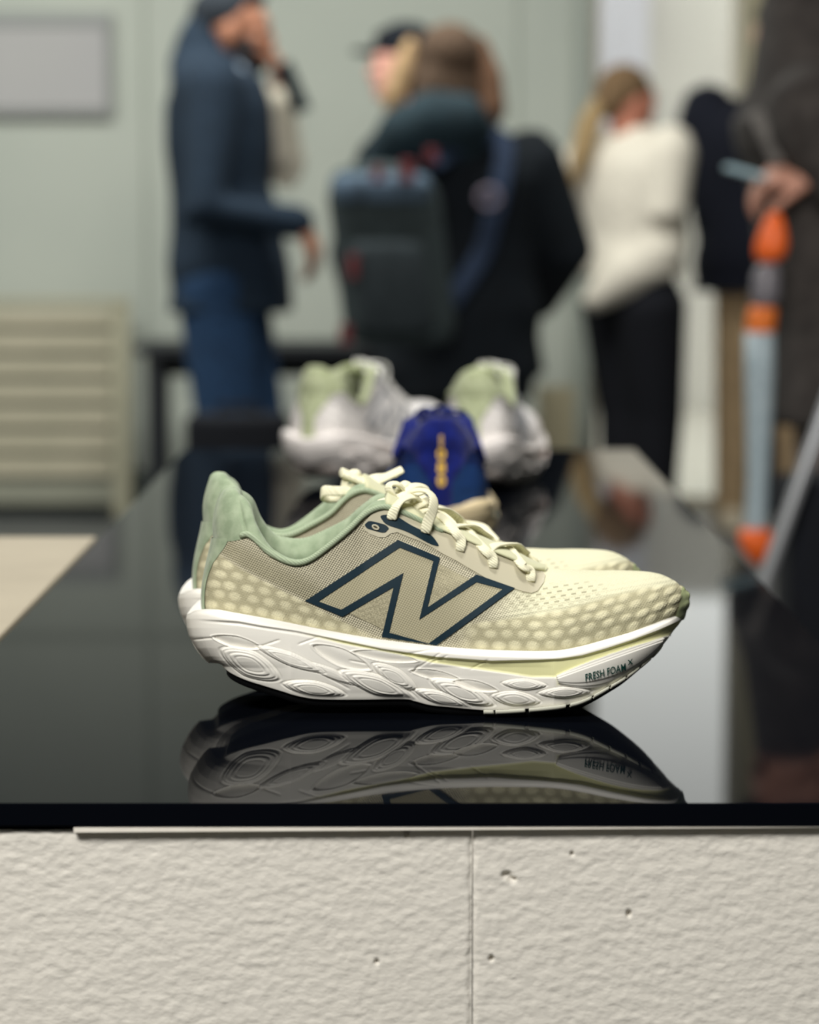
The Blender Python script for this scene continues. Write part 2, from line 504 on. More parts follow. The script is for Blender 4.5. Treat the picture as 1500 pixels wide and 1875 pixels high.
# knit relief: rows of raised scales along the toe and round the heel
toe_line = lut([(780, 1185), (850, 1142), (947, 1131), (1033, 1117), (1113, 1093), (1180, 1077), (1260, 1066)])
heel_line = lut([(370, 985), (395, 1010), (440, 1040), (480, 1062), (560, 1102), (620, 1133), (690, 1166), (720, 1182)])
zone_toe = smooth(-6, 6, V - toe_line(U)) * smooth(822, 870, U)
zone_heel = smooth(-5, 5, V - heel_line(U)) * (1 - smooth(640, 700, U)) * smooth(384, 392, U)
dots0 = scales(U, V)
dots = dots0 * np.maximum(zone_toe * (.45 + .55 * smooth(900, 1080, U)), zone_heel * .5)
nrm = np.cross(np.gradient(W, axis=1), np.gradient(W, axis=0)); nrm /= np.linalg.norm(nrm, axis=2)[:, :, None] + 1e-12
out = np.where((nrm[:, :, 1] > 0)[:, :, None], -nrm, nrm)
crease = np.exp(-((V - toe_line(U)) / 5.0) ** 2) * smooth(880, 960, U) * .0006
W = W + out * (smooth(0, 1, dots) * .0008 - crease * .5)[:, :, None] * smooth(0, .06, 1 - tt)
W[:, :, 1] = np.minimum(W[:, :, 1], 0)
W[:, 0, 1] = W[:, -1, 1] = 0; W[-1, KI >= 24, 1] = 0
lateral = W.reshape(-1, 3)
def grid_faces(nr_, nc, off=0, flip=False):
    a = np.arange(nr_ - 1)[:, None] * nc + np.arange(nc - 1)[None, :] + off
    q = np.stack([a, a + 1, a + nc + 1, a + nc], -1).reshape(-1, 4)
    return q[:, ::-1] if flip else q
def medial(P):
    """the other side of the shoe: mirrored, its collar a little higher over the ankle"""
    Q = np.array(P, float) * [1, -1, 1]
    xa, xb = loc(470, 1000, -.03)[0], loc(640, 1000, -.03)[0]
    Q[..., 2] += .0055 * np.sin(np.pi * np.clip((Q[..., 0] - xa) / (xb - xa), 0, 1)) ** 1.5 * smooth(.05, .085, Q[..., 2])
    return Q
UV_, UF_ = np.r_[lateral, medial(lateral)], np.r_[grid_faces(NTT, NU), grid_faces(NTT, NU, NTT * NU, True)]
upper = mesh_obj('upper', UV_, UF_)
bm = bmesh.new(); bm.from_mesh(upper.data)
bmesh.ops.remove_doubles(bm, verts=bm.verts[:], dist=2e-5)
bm.to_mesh(upper.data); bm.free()
co = np.zeros(len(upper.data.vertices) * 3, np.float32); upper.data.vertices.foreach_get('co', co); co = co.reshape(-1, 3)
U, V = lat(co)
set_uv(upper.data, U / 100, -V / 100)
pale = smooth(870, 985, U + (V - 1080) * .25)
zone_t = smooth(-6, 6, V - toe_line(U)) * smooth(815, 880, U)
zone_h = smooth(-5, 5, V - heel_line(U)) * (1 - smooth(640, 700, U))
dd = scales(U, V)
rr = ((U - 1010) * .99 - (V - 1092) * -.14) / 110
rs = ((V - 1092) * .99 + (U - 1010) * .14) / 26
perf = np.clip(1.4 * (1 - rr ** 2 - rs ** 2), 0, 1)
dist_h = heel_line(U) - V
streak = smooth(0, 8, dist_h) * (1 - smooth(26, 60, dist_h)) * (1 - smooth(560, 640, U))
set_attr(upper.data, 'zone', np.c_[pale, np.maximum(zone_t, zone_h), perf])
set_attr(upper.data, 'fine', np.c_[dd, (1 - zone_t) * (1 - zone_h) * (1 - pale), streak])
bvh_upper = BVHTree.FromPolygons([tuple(c) for c in lateral.tolist()], [tuple(f) for f in grid_faces(NTT, NU).tolist()])
bvh_sole = BVHTree.FromPolygons([tuple(c) for c in SOLE_V.tolist()], SOLE_F)

CAML = Vector((0, 0, CAM_Z)) - Vector(O)
def hit(u, v, tree, off=0.0):
    d = Vector(ray(u, v)).normalized()
    p, nn, _, _ = tree.ray_cast(CAML, d)
    if p is None:
        p, nn, _, _ = tree.find_nearest(CAML + d * 1.82)
    if nn.dot(d) > 0: nn = -nn
    return p + nn * off
def patch(name, poly, tree, off, thick, hole=None, fine=7.0, flat=None):
    """a film cut to an outline and laid on a surface of the shoe"""
    bm = bmesh.new()
    vs = [bm.verts.new((u, v, 0)) for u, v in poly]
    if hole:
        hs = [bm.verts.new((u, v, 0)) for u, v in hole]
        for i in range(len(vs)):
            k = (i + 1) % len(vs)
            bm.faces.new((vs[i], vs[k], hs[k], hs[i]))
    else:
        bm.faces.new(vs)
        bmesh.ops.triangulate(bm, faces=bm.faces[:])
    for _ in range(7):
        e = [q for q in bm.edges if q.calc_length() > fine]
        if not e: break
        bmesh.ops.subdivide_edges(bm, edges=e, cuts=1)
        bmesh.ops.triangulate(bm, faces=[f for f in bm.faces if len(f.verts) > 3])
    bmesh.ops.beautify_fill(bm, faces=bm.faces[:], edges=[q for q in bm.edges if not q.is_boundary])
    for q in bm.verts:
        q.co = hit(q.co.x, q.co.y, tree, off)
    bmesh.ops.recalc_face_normals(bm, faces=bm.faces[:])
    if sum(f.normal.y for f in bm.faces) > 0:
        bmesh.ops.reverse_faces(bm, faces=bm.faces[:])
    ex = bmesh.ops.extrude_edge_only(bm, edges=[q for q in bm.edges if q.is_boundary])
    for q in [g for g in ex['geom'] if isinstance(g, bmesh.types.BMVert)]:
        nn = tree.find_nearest(q.co)[1]
        if nn.y > 0: nn = -nn
        q.co -= nn * thick
    bm.verts.index_update()
    o = mesh_obj(name, [q.co[:] for q in bm.verts], [[q.index for q in f.verts] for f in bm.faces], smooth=False)
    bm.free()
    return o
LET_O = [(559, 1100), (729, 989), (805, 1022), (783, 1112), (872, 1053), (942, 1078), (800, 1181), (699, 1166), (721, 1075), (627, 1129)]
LET_I = [(583, 1101), (732, 1003), (793, 1028), (768, 1134), (872, 1067), (920, 1080), (785, 1178), (713, 1158), (739, 1049), (625, 1116)]
letter_border = patch('letter_border', LET_O, bvh_upper, .0011, .0016, hole=LET_I)
letter_fill = patch('letter_fill', LET_I, bvh_upper, .0005, .001)
set_uv(letter_fill.data, *(lambda a: (a[0] / 100, -a[1] / 100))(lat(np.array([v.co[:] for v in letter_fill.data.vertices]))))
def rounded(pts, n=4):
    """closed outline with its corners cut round"""
    P = np.array(pts, float); o = []
    for i in range(len(P)):
        a, b, c = P[i - 1], P[i], P[(i + 1) % len(P)]
        for t in np.linspace(.32, .68, n) if True else ():
            s = (t - .32) / .36
            p0, p2 = b + (a - b) * .3, b + (c - b) * .3
            o.append(tuple((1 - s) ** 2 * p0 + 2 * s * (1 - s) * b + s * s * p2))
    return o
eyestay = patch('eyestay', [(682, 940), (692, 935), (705, 932), (722, 936), (747, 946), (777, 960), (806, 974), (858, 993), (903, 1012), (945, 1029), (972, 1040), (991, 1045), (999, 1054), (996, 1067), (984, 1083), (973, 1087), (958, 1084), (930, 1075), (893, 1061), (860, 1042), (835, 1027), (813, 1016), (793, 1004), (770, 992), (747, 983), (728, 975), (716, 977), (706, 984), (694, 984), (677, 978), (667, 970), (667, 957)], bvh_upper, .0007, .0012)
eyelet_panel = patch('eyelet_panel', rounded([(694, 944), (720, 942), (752, 963), (790, 981), (805, 1002), (788, 998), (745, 974), (706, 961)]), bvh_upper, .0012, .0010, fine=5)
lock_panel = patch('eyelet_panel', rounded([(667, 961), (676, 953), (706, 961), (713, 968), (704, 977), (672, 968)]), bvh_upper, .0012, .0010, fine=4)
def ring_at(name, u, v, ru, rv, tilt, tree, off, r):
    c, s = math.cos(math.radians(tilt)), math.sin(math.radians(tilt))
    P = []
    for k in range(25):
        a = 2 * math.pi * k / 24
        P.append(hit(u + ru * math.cos(a) * c - rv * math.sin(a) * s, v + ru * math.cos(a) * s + rv * math.sin(a) * c, tree, off))
    return MB().tube(P, r, n=8, caps=False)
eyelet = ring_at('eyelet', 688, 966, 6.0, 3.2, 28, bvh_upper, .0016, .0006).link('eyelet')
eyehole = patch('eyelet_hole', [(688 + 5.2 * math.cos(a) - 1.4 * math.sin(a), 966 + 2.4 * math.cos(a) + 2.6 * math.sin(a)) for a in np.linspace(0, 6.28, 13)[:-1]], bvh_upper, .0014, .0002, fine=5)
# heel strip down the back seam
def strip(width_l, off, t0, t1, nn=9, rows=40):
    cols = []
    for s in np.linspace(-1, 1, nn):
        w = []
        for t in np.linspace(t0, t1, rows):
            j = t * (NTT - 1)
            j0 = int(min(j, NTT - 2)); f = j - j0
            half = width_l(t)
            line = W[j0] * (1 - f) + W[j0 + 1] * f
            d = np.r_[0, np.cumsum(np.linalg.norm(np.diff(line[:120], axis=0), axis=1))]
            p = np.array([np.interp(abs(s) * half, d, line[:120, k]) for k in range(3)])
            a = p - np.array([.03, 0, p[2]]); a[2] = 0; a /= np.linalg.norm(a)
            p = p + a * (off * (1 - .75 * abs(s) ** 4))
            if s > 0: p[1] = -p[1]
            w.append(p)
        cols.append(w)
    C = np.array(cols)
    return C.reshape(-1, 3), grid_faces(nn, rows)
sv, sf = strip(lambda t: .0085 + .016 * smooth(.35, 1.0, t), .0022, .0, 1.0, nn=21)
heel_strip = mesh_obj('heel_strip', sv, sf)

# padded collar, with the heel tab standing up from it
IC = int(np.searchsorted(KI, 18.6))
tab_keys = [(400, 908, 0), (406, 909, -.0075), (418, 913, -.0140), (435, 921, -.0185), (450, 932, -.0220), (461, 948, -.0250), (472, 976, -.0292), (492, 1009, -.0323), (509, 1023, -.0343), (532, 1034, -.0358), (552, 1035, -.0360), (574, 1026, -.0354), (603, 1004, -.0336), (637, 976, -.0310), (663, 951, -.0277), (683, 934, -.0265), (703, 929, -.0252), (722, 933, -.0240), (747, 944, -.0225), (777, 959, -.0210)]
TT = spline(locs(tab_keys), int(round(19 / (len(top_keys) - 1) * (NU - 1))) + 1)[:IC]
TT[:, 1] = np.minimum(TT[:, 1], 0); TT[0, 1] = 0
FT = TK[:IC].copy(); ki = KI[:IC]
cn = np.gradient(FT[:, :2], axis=0)
cn = np.c_[cn[:, 1], -cn[:, 0]]; cn /= np.linalg.norm(cn, axis=1)[:, None] + 1e-9
ang0 = np.clip(ki / 3.2, 0, 1)
cn = np.c_[-np.cos(ang0 * np.pi / 2), -np.sin(ang0 * np.pi / 2), 0 * ang0]
tabw = (1 - smooth(4.6, 5.6, ki))
th = (.0085 + .0055 * tabw + .002 * smooth(11, 14, ki))[:, None]
hgt = np.linalg.norm(TT - FT, axis=1)[:, None]
rowsC = []
s0 = FT + cn * .0008 - up * .002
for t in np.linspace(0, 1, 12):
    bul = .0022 * np.sin(np.pi * t) * np.clip(hgt / .03, .0, 1)
    rowsC.append(s0 * (1 - t) + TT * t + cn * bul)
for a in np.linspace(0.2, 1, 8):
    q = a * np.pi
    rowsC.append(TT - cn * th * (1 - np.cos(q)) / 2 + up * th * .48 * np.sin(q))
inb = np.c_[BK[:IC, 0], BK[:IC, 1], 0 * ki + loc(560, 1120, -.03)[2]]
inb = inb - cn * (.010)
inb[:, 1] = np.minimum(inb[:, 1], 0)
e0 = TT - cn * th
for t in np.linspace(0.06, 1, 18):
    bul = (.0045 + .004 * tabw[:, None]) * np.sin(np.pi * min(t * 1.7, 1))
    rowsC.append(e0 * (1 - t) + inb * t - cn * bul)
CR = np.array(rowsC)
CR[:, :, 1] = np.minimum(CR[:, :, 1], 0); CR[:, 0, 1] = 0
for _ in range(10):
    CR[1:-1, 1:-1] = CR[1:-1, 1:-1] * .5 + .125 * (CR[:-2, 1:-1] + CR[2:, 1:-1] + CR[1:-1, :-2] + CR[1:-1, 2:])
# dimple of the seam where the tab meets the collar
Uc, Vc = lpx(CR)
sx = lut([(890, 436), (915, 437), (940, 442), (978, 452)])
dim = np.exp(-((Uc - sx(Vc)) / 3.2) ** 2) * smooth(905, 925, Vc) * (1 - smooth(975, 985, Vc)) * (np.arange(len(CR)) < 14)[:, None]
CR += (-cn * .0013)[None] * dim[:, :, None]
fullC = np.concatenate([medial(CR)[:, :0:-1], CR], 1)
collar = mesh_obj('collar', fullC.reshape(-1, 3), grid_faces(fullC.shape[0], fullC.shape[1]))
pi_ = [i for i in range(len(KI)) if 3.2 <= KI[i] <= 19.2][::3]
pp = TK[pi_] + np.array([0, -.0010, .0004])
mbp = MB().tube(pp, .0019, n=10)
mbp.tube(medial(pp), .0019, n=10)
piping = mbp.link('collar_piping')
# insole
ii = np.arange(0, int(NU * .62), 6)
zi = loc(560, 1116, -.03)[2]
L = np.c_[BK[ii, 0], BK[ii, 1] * .82, BK[ii, 2] + .006]
insole = mesh_obj('insole', np.r_[L, L * [1, -1, 1]], grid_faces(2, len(ii)))
# tongue
tcl = spline(locs([(1000, 1041, 0), (975, 1032, 0), (940, 1014, 0), (872, 984, 0), (810, 956, 0), (760, 930, 0), (728, 915, 0), (712, 908, 0), (706, 906, 0)]), 60)
tw = np.interp(np.linspace(0, 1, 60), [0, .1, .3, .6, .85, 1], [.006, .012, .019, .024, .026, .021])
tgt = np.gradient(tcl, axis=0); tgt /= np.linalg.norm(tgt, axis=1)[:, None]
tn = np.c_[-tgt[:, 2], 0 * tgt[:, 0], tgt[:, 0]]; tn[tn[:, 2] < 0] *= -1
tv = []
NA = 24
for i in range(60):
    thk = .0022 + .0018 * smooth(.5, .9, i / 59)
    if i > 56: thk *= (60 - i) / 4
    for k in range(NA):
        a = 2 * math.pi * k / NA
        y = tw[i] * math.copysign(abs(math.cos(a)) ** .6, math.cos(a))
        sag = -.30 * abs(y) ** 1.5 * 2.2
        tv.append(tcl[i] + np.array([0, y, 0]) + tn[i] * (thk * math.sin(a) + sag))
tf = [(i * NA + k, i * NA + (k + 1) % NA, (i + 1) * NA + (k + 1) % NA, (i + 1) * NA + k) for i in range(59) for k in range(NA)]
tf += [tuple(range(NA)), tuple(59 * NA + k for k in range(NA))[::-1]]
tongue = mesh_obj('tongue', tv, tf)
# toe bumper: thin film over the tip
bp = []
for r in range(0, int(NTT * .72), 4):
    f = r / (NTT * .72)
    half = .021 * (1 - .72 * f ** 1.4)
    line = W[r][::-1]
    dl = np.r_[0, np.cumsum(np.linalg.norm(np.diff(line[:160], axis=0), axis=1))]
    q = np.linspace(half, 0, 26)
    p = np.stack([np.interp(q, dl, line[:160, k]) for k in range(3)], 1)
    c = np.array([loc(1180, 1110, 0)[0], 0, 0])
    d = p - c; d[:, 2] = .004; d /= np.linalg.norm(d, axis=1)[:, None]
    bp.append(p + d * (.0012 * np.linspace(.2, 1, 26) ** .5)[:, None])
bp = np.array(bp); bp[:, :, 1] = np.minimum(bp[:, :, 1], 0); bp[:, -1, 1] = 0
bfull = np.concatenate([bp, (bp * [1, -1, 1])[:, -2::-1]], 1)
bumper = mesh_obj('toe_bumper', bfull.reshape(-1, 3), grid_faces(bfull.shape[0], bfull.shape[1]))

# laces: flat woven ribbon swept along traced paths
def ribbon(mb, keys, w=.0066, t=.0021, normals=None, n=None):
    """keys: points; normals: the way each key's flat side faces"""
    n = n or len(keys) * 9
    P = even(np.c_[np.array(keys), np.array(normals)], n)
    C, Nn = P[:, :3], P[:, 3:]
    T = np.gradient(C, axis=0); T /= np.linalg.norm(T, axis=1)[:, None] + 1e-9
    Nn = Nn - T * np.sum(Nn * T, 1)[:, None]; Nn /= np.linalg.norm(Nn, axis=1)[:, None] + 1e-9
    B = np.cross(T, Nn)
    K = 12
    V = []
    for i in range(n):
        e = 1.0 if 0 < i < n - 1 else .8
        for k in range(K):
            a = 2 * math.pi * k / K
            x, y = math.cos(a), math.sin(a)
            V.append(C[i] + B[i] * (w / 2 * e * math.copysign(abs(x) ** .55, x)) + Nn[i] * (t / 2 * e * math.copysign(abs(y) ** .8, y)))
    Fc = [(i * K + k, i * K + (k + 1) % K, (i + 1) * K + (k + 1) % K, (i + 1) * K + k) for i in range(n - 1) for k in range(K)]
    Fc += [tuple(range(K))[::-1], tuple((n - 1) * K + k for k in range(K))]
    mb.add(V, Fc)
SIDE, UPN, MID = (0, -.85, .5), (-.15, 0, 1), (0, -.5, .8)
def lace_rows(mb):
    rows5 = [  # eyelet, over the edge, centre (traced), for the four lower rows
        ([(841, 1011, -.0275), (842, 993, -.0265), (834, 974, -.0215), (818, 955, -.0130), (800, 941, -.004)], ),
        ([(902, 1042, -.0285), (899, 1025, -.0272), (889, 1008, -.0220), (872, 990, -.0130), (852, 971, -.002)], ),
        ([(970, 1067, -.0270), (967, 1050, -.0252), (958, 1036, -.0200), (944, 1019, -.0110), (930, 1004, -.001)], )]
    for (k,) in rows5:
        P = [loc(*q) for q in k]
        P[0] = np.array(hit(k[0][0], k[0][1], bvh_upper, .0016)); P[1] = np.array(hit(k[1][0], k[1][1], bvh_upper, .0026))
        end = P[-1] + np.array([-.012, .014, .001]); end2 = P[-1] + np.array([-.019, .022, -.004])
        Q = P + [end, end2]
        Nn = [SIDE, SIDE, MID, UPN, UPN, (0, .3, 1), (0, .6, .8)]
        ribbon(mb, Q, normals=Nn)
        M = [q * [1, -1, 1] + np.array([.004, 0, .0012 * min(i, 2)]) for i, q in enumerate(Q)]
        Nm = [(a, -b, c) for a, b, c in Nn]
        ribbon(mb, M, normals=Nm)
mbl = MB(); lace_rows(mbl)
far_mb = MB(); far_mb.v, far_mb.f = list(mbl.v), list(mbl.f)
def trace(mb, keys, nrm_, w=.0066):
    ribbon(mb, [loc(*k) for k in keys], normals=nrm_, w=w)
h1 = hit(777, 978, bvh_upper, .0018); h2 = hit(717, 953, bvh_upper, .0018)
k1 = [np.array(h1)] + [loc(*q) for q in [(783, 958, -.0265), (793, 932, -.0262), (793, 911, -.0225), (779, 899, -.0150), (757, 899, -.008), (738, 910, -.002), (722, 917, .004)]]
ribbon(mbl, k1, normals=[SIDE, SIDE, (.5, -.8, .3), (.6, -.4, .6), (.2, -.2, 1), (-.2, -.3, 1), (-.4, -.4, .9), (-.4, -.4, .9)], w=.0070)
k2 = [np.array(h2)] + [loc(*q) for q in [(719, 942, -.0285), (727, 926, -.0275), (740, 914, -.0215), (757, 910, -.0130), (774, 918, -.006), (786, 925, .002)]]
ribbon(mbl, k2, normals=[SIDE, SIDE, (-.6, -.7, .3), (-.4, -.7, .6), (0, -.6, .8), (.2, -.4, .9), (.2, -.2, 1)])
trace(mbl, [(738, 922, -.004), (721, 908, -.010), (712, 895, -.010), (717, 887, -.006), (731, 888, 0), (741, 900, .004), (745, 915, .004)], [(-.6, -.6, .5), (-.8, -.5, .3), (-.8, -.4, .4), (0, -.3, 1), (.5, -.3, .8), (.7, -.4, .5), (.6, -.5, .5)])
trace(mbl, [(693, 923, -.014), (708, 918, -.013), (725, 912, -.010), (743, 908, -.004), (760, 905, .004), (776, 898, .012)], [(-.2, -.7, .7)] * 6)
trace(mbl, [(742, 938, -.013), (757, 929, -.012), (773, 921, -.010), (786, 916, -.006)], [(0, -.8, .6)] * 4, w=.0058)
trace(mbl, [(738, 905, .002), (752, 892, .006), (768, 889, .010), (784, 897, .014), (790, 915, .018)], [(0, -.5, .8), (0, -.4, .9), (.1, -.3, .9), (.5, -.3, .8), (.7, 0, .6)])
trace(mbl, [(728, 906, .006), (733, 894, .006), (743, 886, .008), (752, 890, .010)], [(-.6, -.6, .5), (-.4, -.7, .5), (.1, -.5, .8), (.6, -.4, .6)], w=.006)
mbl.blob(loc(742, 913, -.003), (.0062, .0058, .0046))
lace = mbl.link('lace')
# tongue loop label on the second shoe, its own bow (traced for the shoe that stands behind)
PARTS = dict(midsole=midsole, outsole=outsole, upper=upper, letter_border=letter_border, letter_fill=letter_fill, eyestay=eyestay, eyelet_panel=eyelet_panel, lock_panel=lock_panel, eyelet=eyelet, eyehole=eyehole, heel_strip=heel_strip, collar=collar, piping=piping, insole=insole, tongue=tongue, bumper=bumper, lace=lace, **TREADS)
SUB = {**{k: 'outsole' for k in TREADS}, 'letter_border': 'upper', 'letter_fill': 'upper', 'heel_strip': 'upper', 'eyelet_panel': 'eyestay', 'lock_panel': 'eyestay', 'eyelet': 'eyestay', 'eyehole': 'eyestay', 'piping': 'collar', 'bumper': 'upper'}
# word on the sidewall
def text_mesh(s, size, extr=0.0, spacing=1.0, bold=0.0):
    c = bpy.data.curves.new('word', 'FONT')
    c.body, c.size, c.space_character, c.offset, c.resolution_u = s, size, spacing, bold, 3
    o = bpy.data.objects.new('word', c); COL.objects.link(o)
    me = bpy.data.meshes.new_from_object(o.evaluated_get(bpy.context.evaluated_depsgraph_get()))
    bpy.data.objects.remove(o); bpy.data.curves.remove(c)
    v = np.array([q.co[:] for q in me.vertices]); f = [list(p.vertices) for p in me.polygons]
    bpy.data.meshes.remove(me)
    return v, f
wv, wf = [], []
def put_word(s, size, bold, place, tree, off):
    v, f = text_mesh(s, size, bold=bold, spacing=1.02)
    base = len(wv)
    for q in v:
        wv.append(place(q[0], q[1], off))
    wf.extend([[i + base for i in p] for p in f])
wd = text_mesh('FRESH FOAM', 1.0, bold=.012)[0]
wscale = 75.0 / (wd[:, 0].max() - wd[:, 0].min())
def on_sole(x, y, off, ox=1071, oy=1247, a=-15.5, k=wscale, ky=1.42):
    c, s = math.cos(math.radians(a)), math.sin(math.radians(a))
    return tuple(hit(ox + x * k * c + y * k * ky * s * .2, oy + x * k * s - y * k * ky, bvh_sole, off + .0003))
put_word('FRESH FOAM', 1.0, .014, on_sole, bvh_sole, .0005)
put_word('X', 1.0, .02, lambda x, y, off: on_sole(x, y, off, ox=1149, oy=1217, k=13, ky=1.0), bvh_sole, .0005)
word = mesh_obj('lettering', wv, wf, smooth=False)
PARTS['word'] = word; SUB['word'] = 'midsole'
# ------------------------------------------------------------------ shoe materials by palette
def uvnode(t):
    q = t.n('ShaderNodeUVMap'); q.uv_map = 'UVMap'
    s = t.n('ShaderNodeSeparateXYZ'); t.l(q.outputs[0], s.inputs[0])
    return s.outputs[0], s.outputs[1]
def attr(t, name):
    q = t.n('ShaderNodeAttribute'); q.attribute_name = name
    s = t.n('ShaderNodeSeparateColor'); t.l(q.outputs['Color'], s.inputs[0])
    return s.outputs[0], s.outputs[1], s.outputs[2]
def weave(t, u, v, pu=5.2, pv=4.6):
    """a knit of staggered stitches, in hundredths of the side view; 0..1"""
    a = t.math('SINE', t.math('MULTIPLY', t.math('ADD', u, t.math('MULTIPLY', v, 0.35)), 2 * math.pi * 100 / pu))
    b = t.math('SINE', t.math('MULTIPLY', t.math('SUBTRACT', v, t.math('MULTIPLY', u, 0.30)), 2 * math.pi * 100 / pv))
    return t.math('MULTIPLY_ADD', t.math('MULTIPLY', a, b), 0.5, 0.5)
def upper_mat(name, quarter, toe, ground, dot, dark):
    m = mat(name, quarter, 0.85, spec=0.2)
    t = NT(m)
    u, v = uvnode(t)
    pale, zone, perf = attr(t, 'zone')
    dd, wv_, streak = attr(t, 'fine')
    k = weave(t, u, v, 6.6, 5.4)
    fine = t.noise(900, obj_coord(t), 2)
    base = t.mix(pale, quarter, toe)
    base = t.mix(t.math('MULTIPLY', streak, 0.55), base, ground)
    base = t.mix(t.math('MULTIPLY', zone, 0.85), base, t.mix(t.math('SMOOTH_MIN', dd, 1.0, 0.1), ground, dot))
    pit = t.math('MULTIPLY', t.math('SUBTRACT', 1.0, k), t.math('MULTIPLY_ADD', wv_, 0.66, 0.12))
    base = t.mix(pit, base, dark)
    # perforations: short dashes in staggered rows
    us = t.math('ADD', t.math('MULTIPLY', u, 100 / 19.0), t.math('MULTIPLY', t.math('FLOOR', t.math('MULTIPLY', t.math('ADD', v, t.math('MULTIPLY', u, -0.16)), 100 / 9.0)), 0.37))
    vs = t.math('MULTIPLY', t.math('ADD', v, t.math('MULTIPLY', u, -0.16)), 100 / 9.0)
    fu = t.math('ABSOLUTE', t.math('SUBTRACT', t.math('FRACT', us), 0.5))
    fv = t.math('ABSOLUTE', t.math('SUBTRACT', t.math('FRACT', vs), 0.5))
    hole = t.math('MULTIPLY', t.math('LESS_THAN', fu, 0.24), t.math('LESS_THAN', fv, 0.17))
    rib = t.math('SINE', t.math('MULTIPLY', vs, 2 * math.pi))
    base = t.mix(t.math('MULTIPLY', hole, t.math('MULTIPLY', perf, 0.62)), base, dark)
    base = t.mix(t.math('MULTIPLY', fine, 0.18), base, dark)
    t.col(base)
    hgt = t.math('ADD', t.math('MULTIPLY', k, t.math('MULTIPLY_ADD', wv_, 0.85, 0.15)), t.math('ADD', t.math('MULTIPLY', fine, 0.5), t.math('MULTIPLY', rib, t.math('MULTIPLY', t.math('MULTIPLY', pale, t.math('SUBTRACT', 1.0, zone)), 0.16))))
    t.bump(t.math('SUBTRACT', hgt, t.math('MULTIPLY', hole, perf)), 0.9, 0.0010)
    return m
def weave_mat(name, c, dark, amt=0.45):
    m = mat(name, c, 0.75, spec=0.25)
    t = NT(m); u, v = uvnode(t)
    k = weave(t, u, v, 6.6, 5.6)
    t.col(t.mix(t.math('MULTIPLY', t.math('SUBTRACT', 1.0, k), amt), c, dark))
    t.bump(k, 0.6, 0.0006)
    return m
def sole_mat(name, foam, stripe):
    m = mat(name, foam, 0.42, spec=0.4)
    t = NT(m)
    a, low, _ = attr(t, 'mask')
    t.col(t.mix(a, foam, stripe))
    t.bump(t.noise(260, obj_coord(t), 3), 0.10, 0.0006)
    m.node_tree.nodes['Principled BSDF'].inputs['Subsurface Weight'].default_value = 0.0
    return m
def suede(name, c, c2):
    m = mat(name, c, 0.95, spec=0.12, Sheen_Weight=0.25)
    t = NT(m)
    n1 = t.noise(120, obj_coord(t), 4)
    t.col(ramp(t, n1, [(0.35, c), (0.68, c2)]))
    t.bump(t.noise(1500, obj_coord(t), 2), 0.35, 0.0005)
    return m
def cord_mat(name, c, c2):
    m = mat(name, c, 0.85, spec=0.2)
    t = NT(m)
    w = t.n('ShaderNodeTexWave'); w.wave_type = 'BANDS'; w.bands_direction = 'DIAGONAL'
    w.inputs['Scale'].default_value = 260; w.inputs['Distortion'].default_value = 1.5
    t.l(obj_coord(t), w.inputs['Vector'])
    t.col(t.mix(t.math('MULTIPLY', w.outputs[1], 0.4), c, c2))
    t.bump(w.outputs[1], 0.5, 0.0005)
    return m
def palette(tag_, P):
    d = {}
    d['upper'] = upper_mat('knit_' + tag_, P['quarter'], P['toe'], P['ground'], P['dot'], P['dark'])
    d['letter_fill'] = weave_mat('letter_weave_' + tag_, P['fill'], P['dark'])
    d['letter_border'] = mat('letter_film_' + tag_, P['letter'], 0.6, spec=0.25)
    d['midsole'] = sole_mat('foam_' + tag_, P['foam'], P['stripe'])
    d['outsole'] = mat('rubber_' + tag_, P['rubber'], 0.55)
    d['tread'] = mat('tread_' + tag_, P['tread'], 0.5)
    d['eyestay'] = mat('film_' + tag_, P['film'], 0.5, spec=0.35)
    d['eyelet_panel'] = d['lock_panel'] = d['letter_border']
    d['eyelet'] = mat('eyelet_' + tag_, P['film'], 0.4)
    d['eyehole'] = mat('hole_' + tag_, (0.05, 0.04, 0.02), 0.9)
    d['collar'] = d['heel_strip'] = suede('suede_' + tag_, P['suede'], P['suede2'])
    d['piping'] = cord_mat('cord_' + tag_, P['suede2'], P['suede'])
    d['insole'] = mat('insole_' + tag_, P['suede'], 0.9)
    d['tongue'] = suede('tongue_' + tag_, P['tongue'], P['tongue'])
    d['bumper'] = mat('bumper_' + tag_, P['bumper'], 0.35)
    d['lace'] = cord_mat('lace_' + tag_, P['lace'], P['lace2'])
    d['word'] = mat('ink_' + tag_, P['ink'], 0.5)
    return d
GREEN = palette('pale_green', dict(
    quarter=srgb(240, 233, 206), toe=srgb(229, 227, 196), ground=srgb(172, 166, 134), dot=srgb(234, 228, 192), dark=srgb(124, 118, 94),
    fill=srgb(188, 181, 152), letter=srgb(14, 40, 52), foam=srgb(246, 243, 234), stripe=srgb(232, 230, 176), rubber=srgb(12, 13, 15), tread=srgb(222, 222, 205),
    film=srgb(190, 184, 160), suede=srgb(142, 158, 130), suede2=srgb(168, 182, 154), tongue=srgb(205, 205, 170), bumper=srgb(176, 186, 138), lace=srgb(242, 239, 210), lace2=srgb(214, 208, 172), ink=srgb(20, 78, 70)))
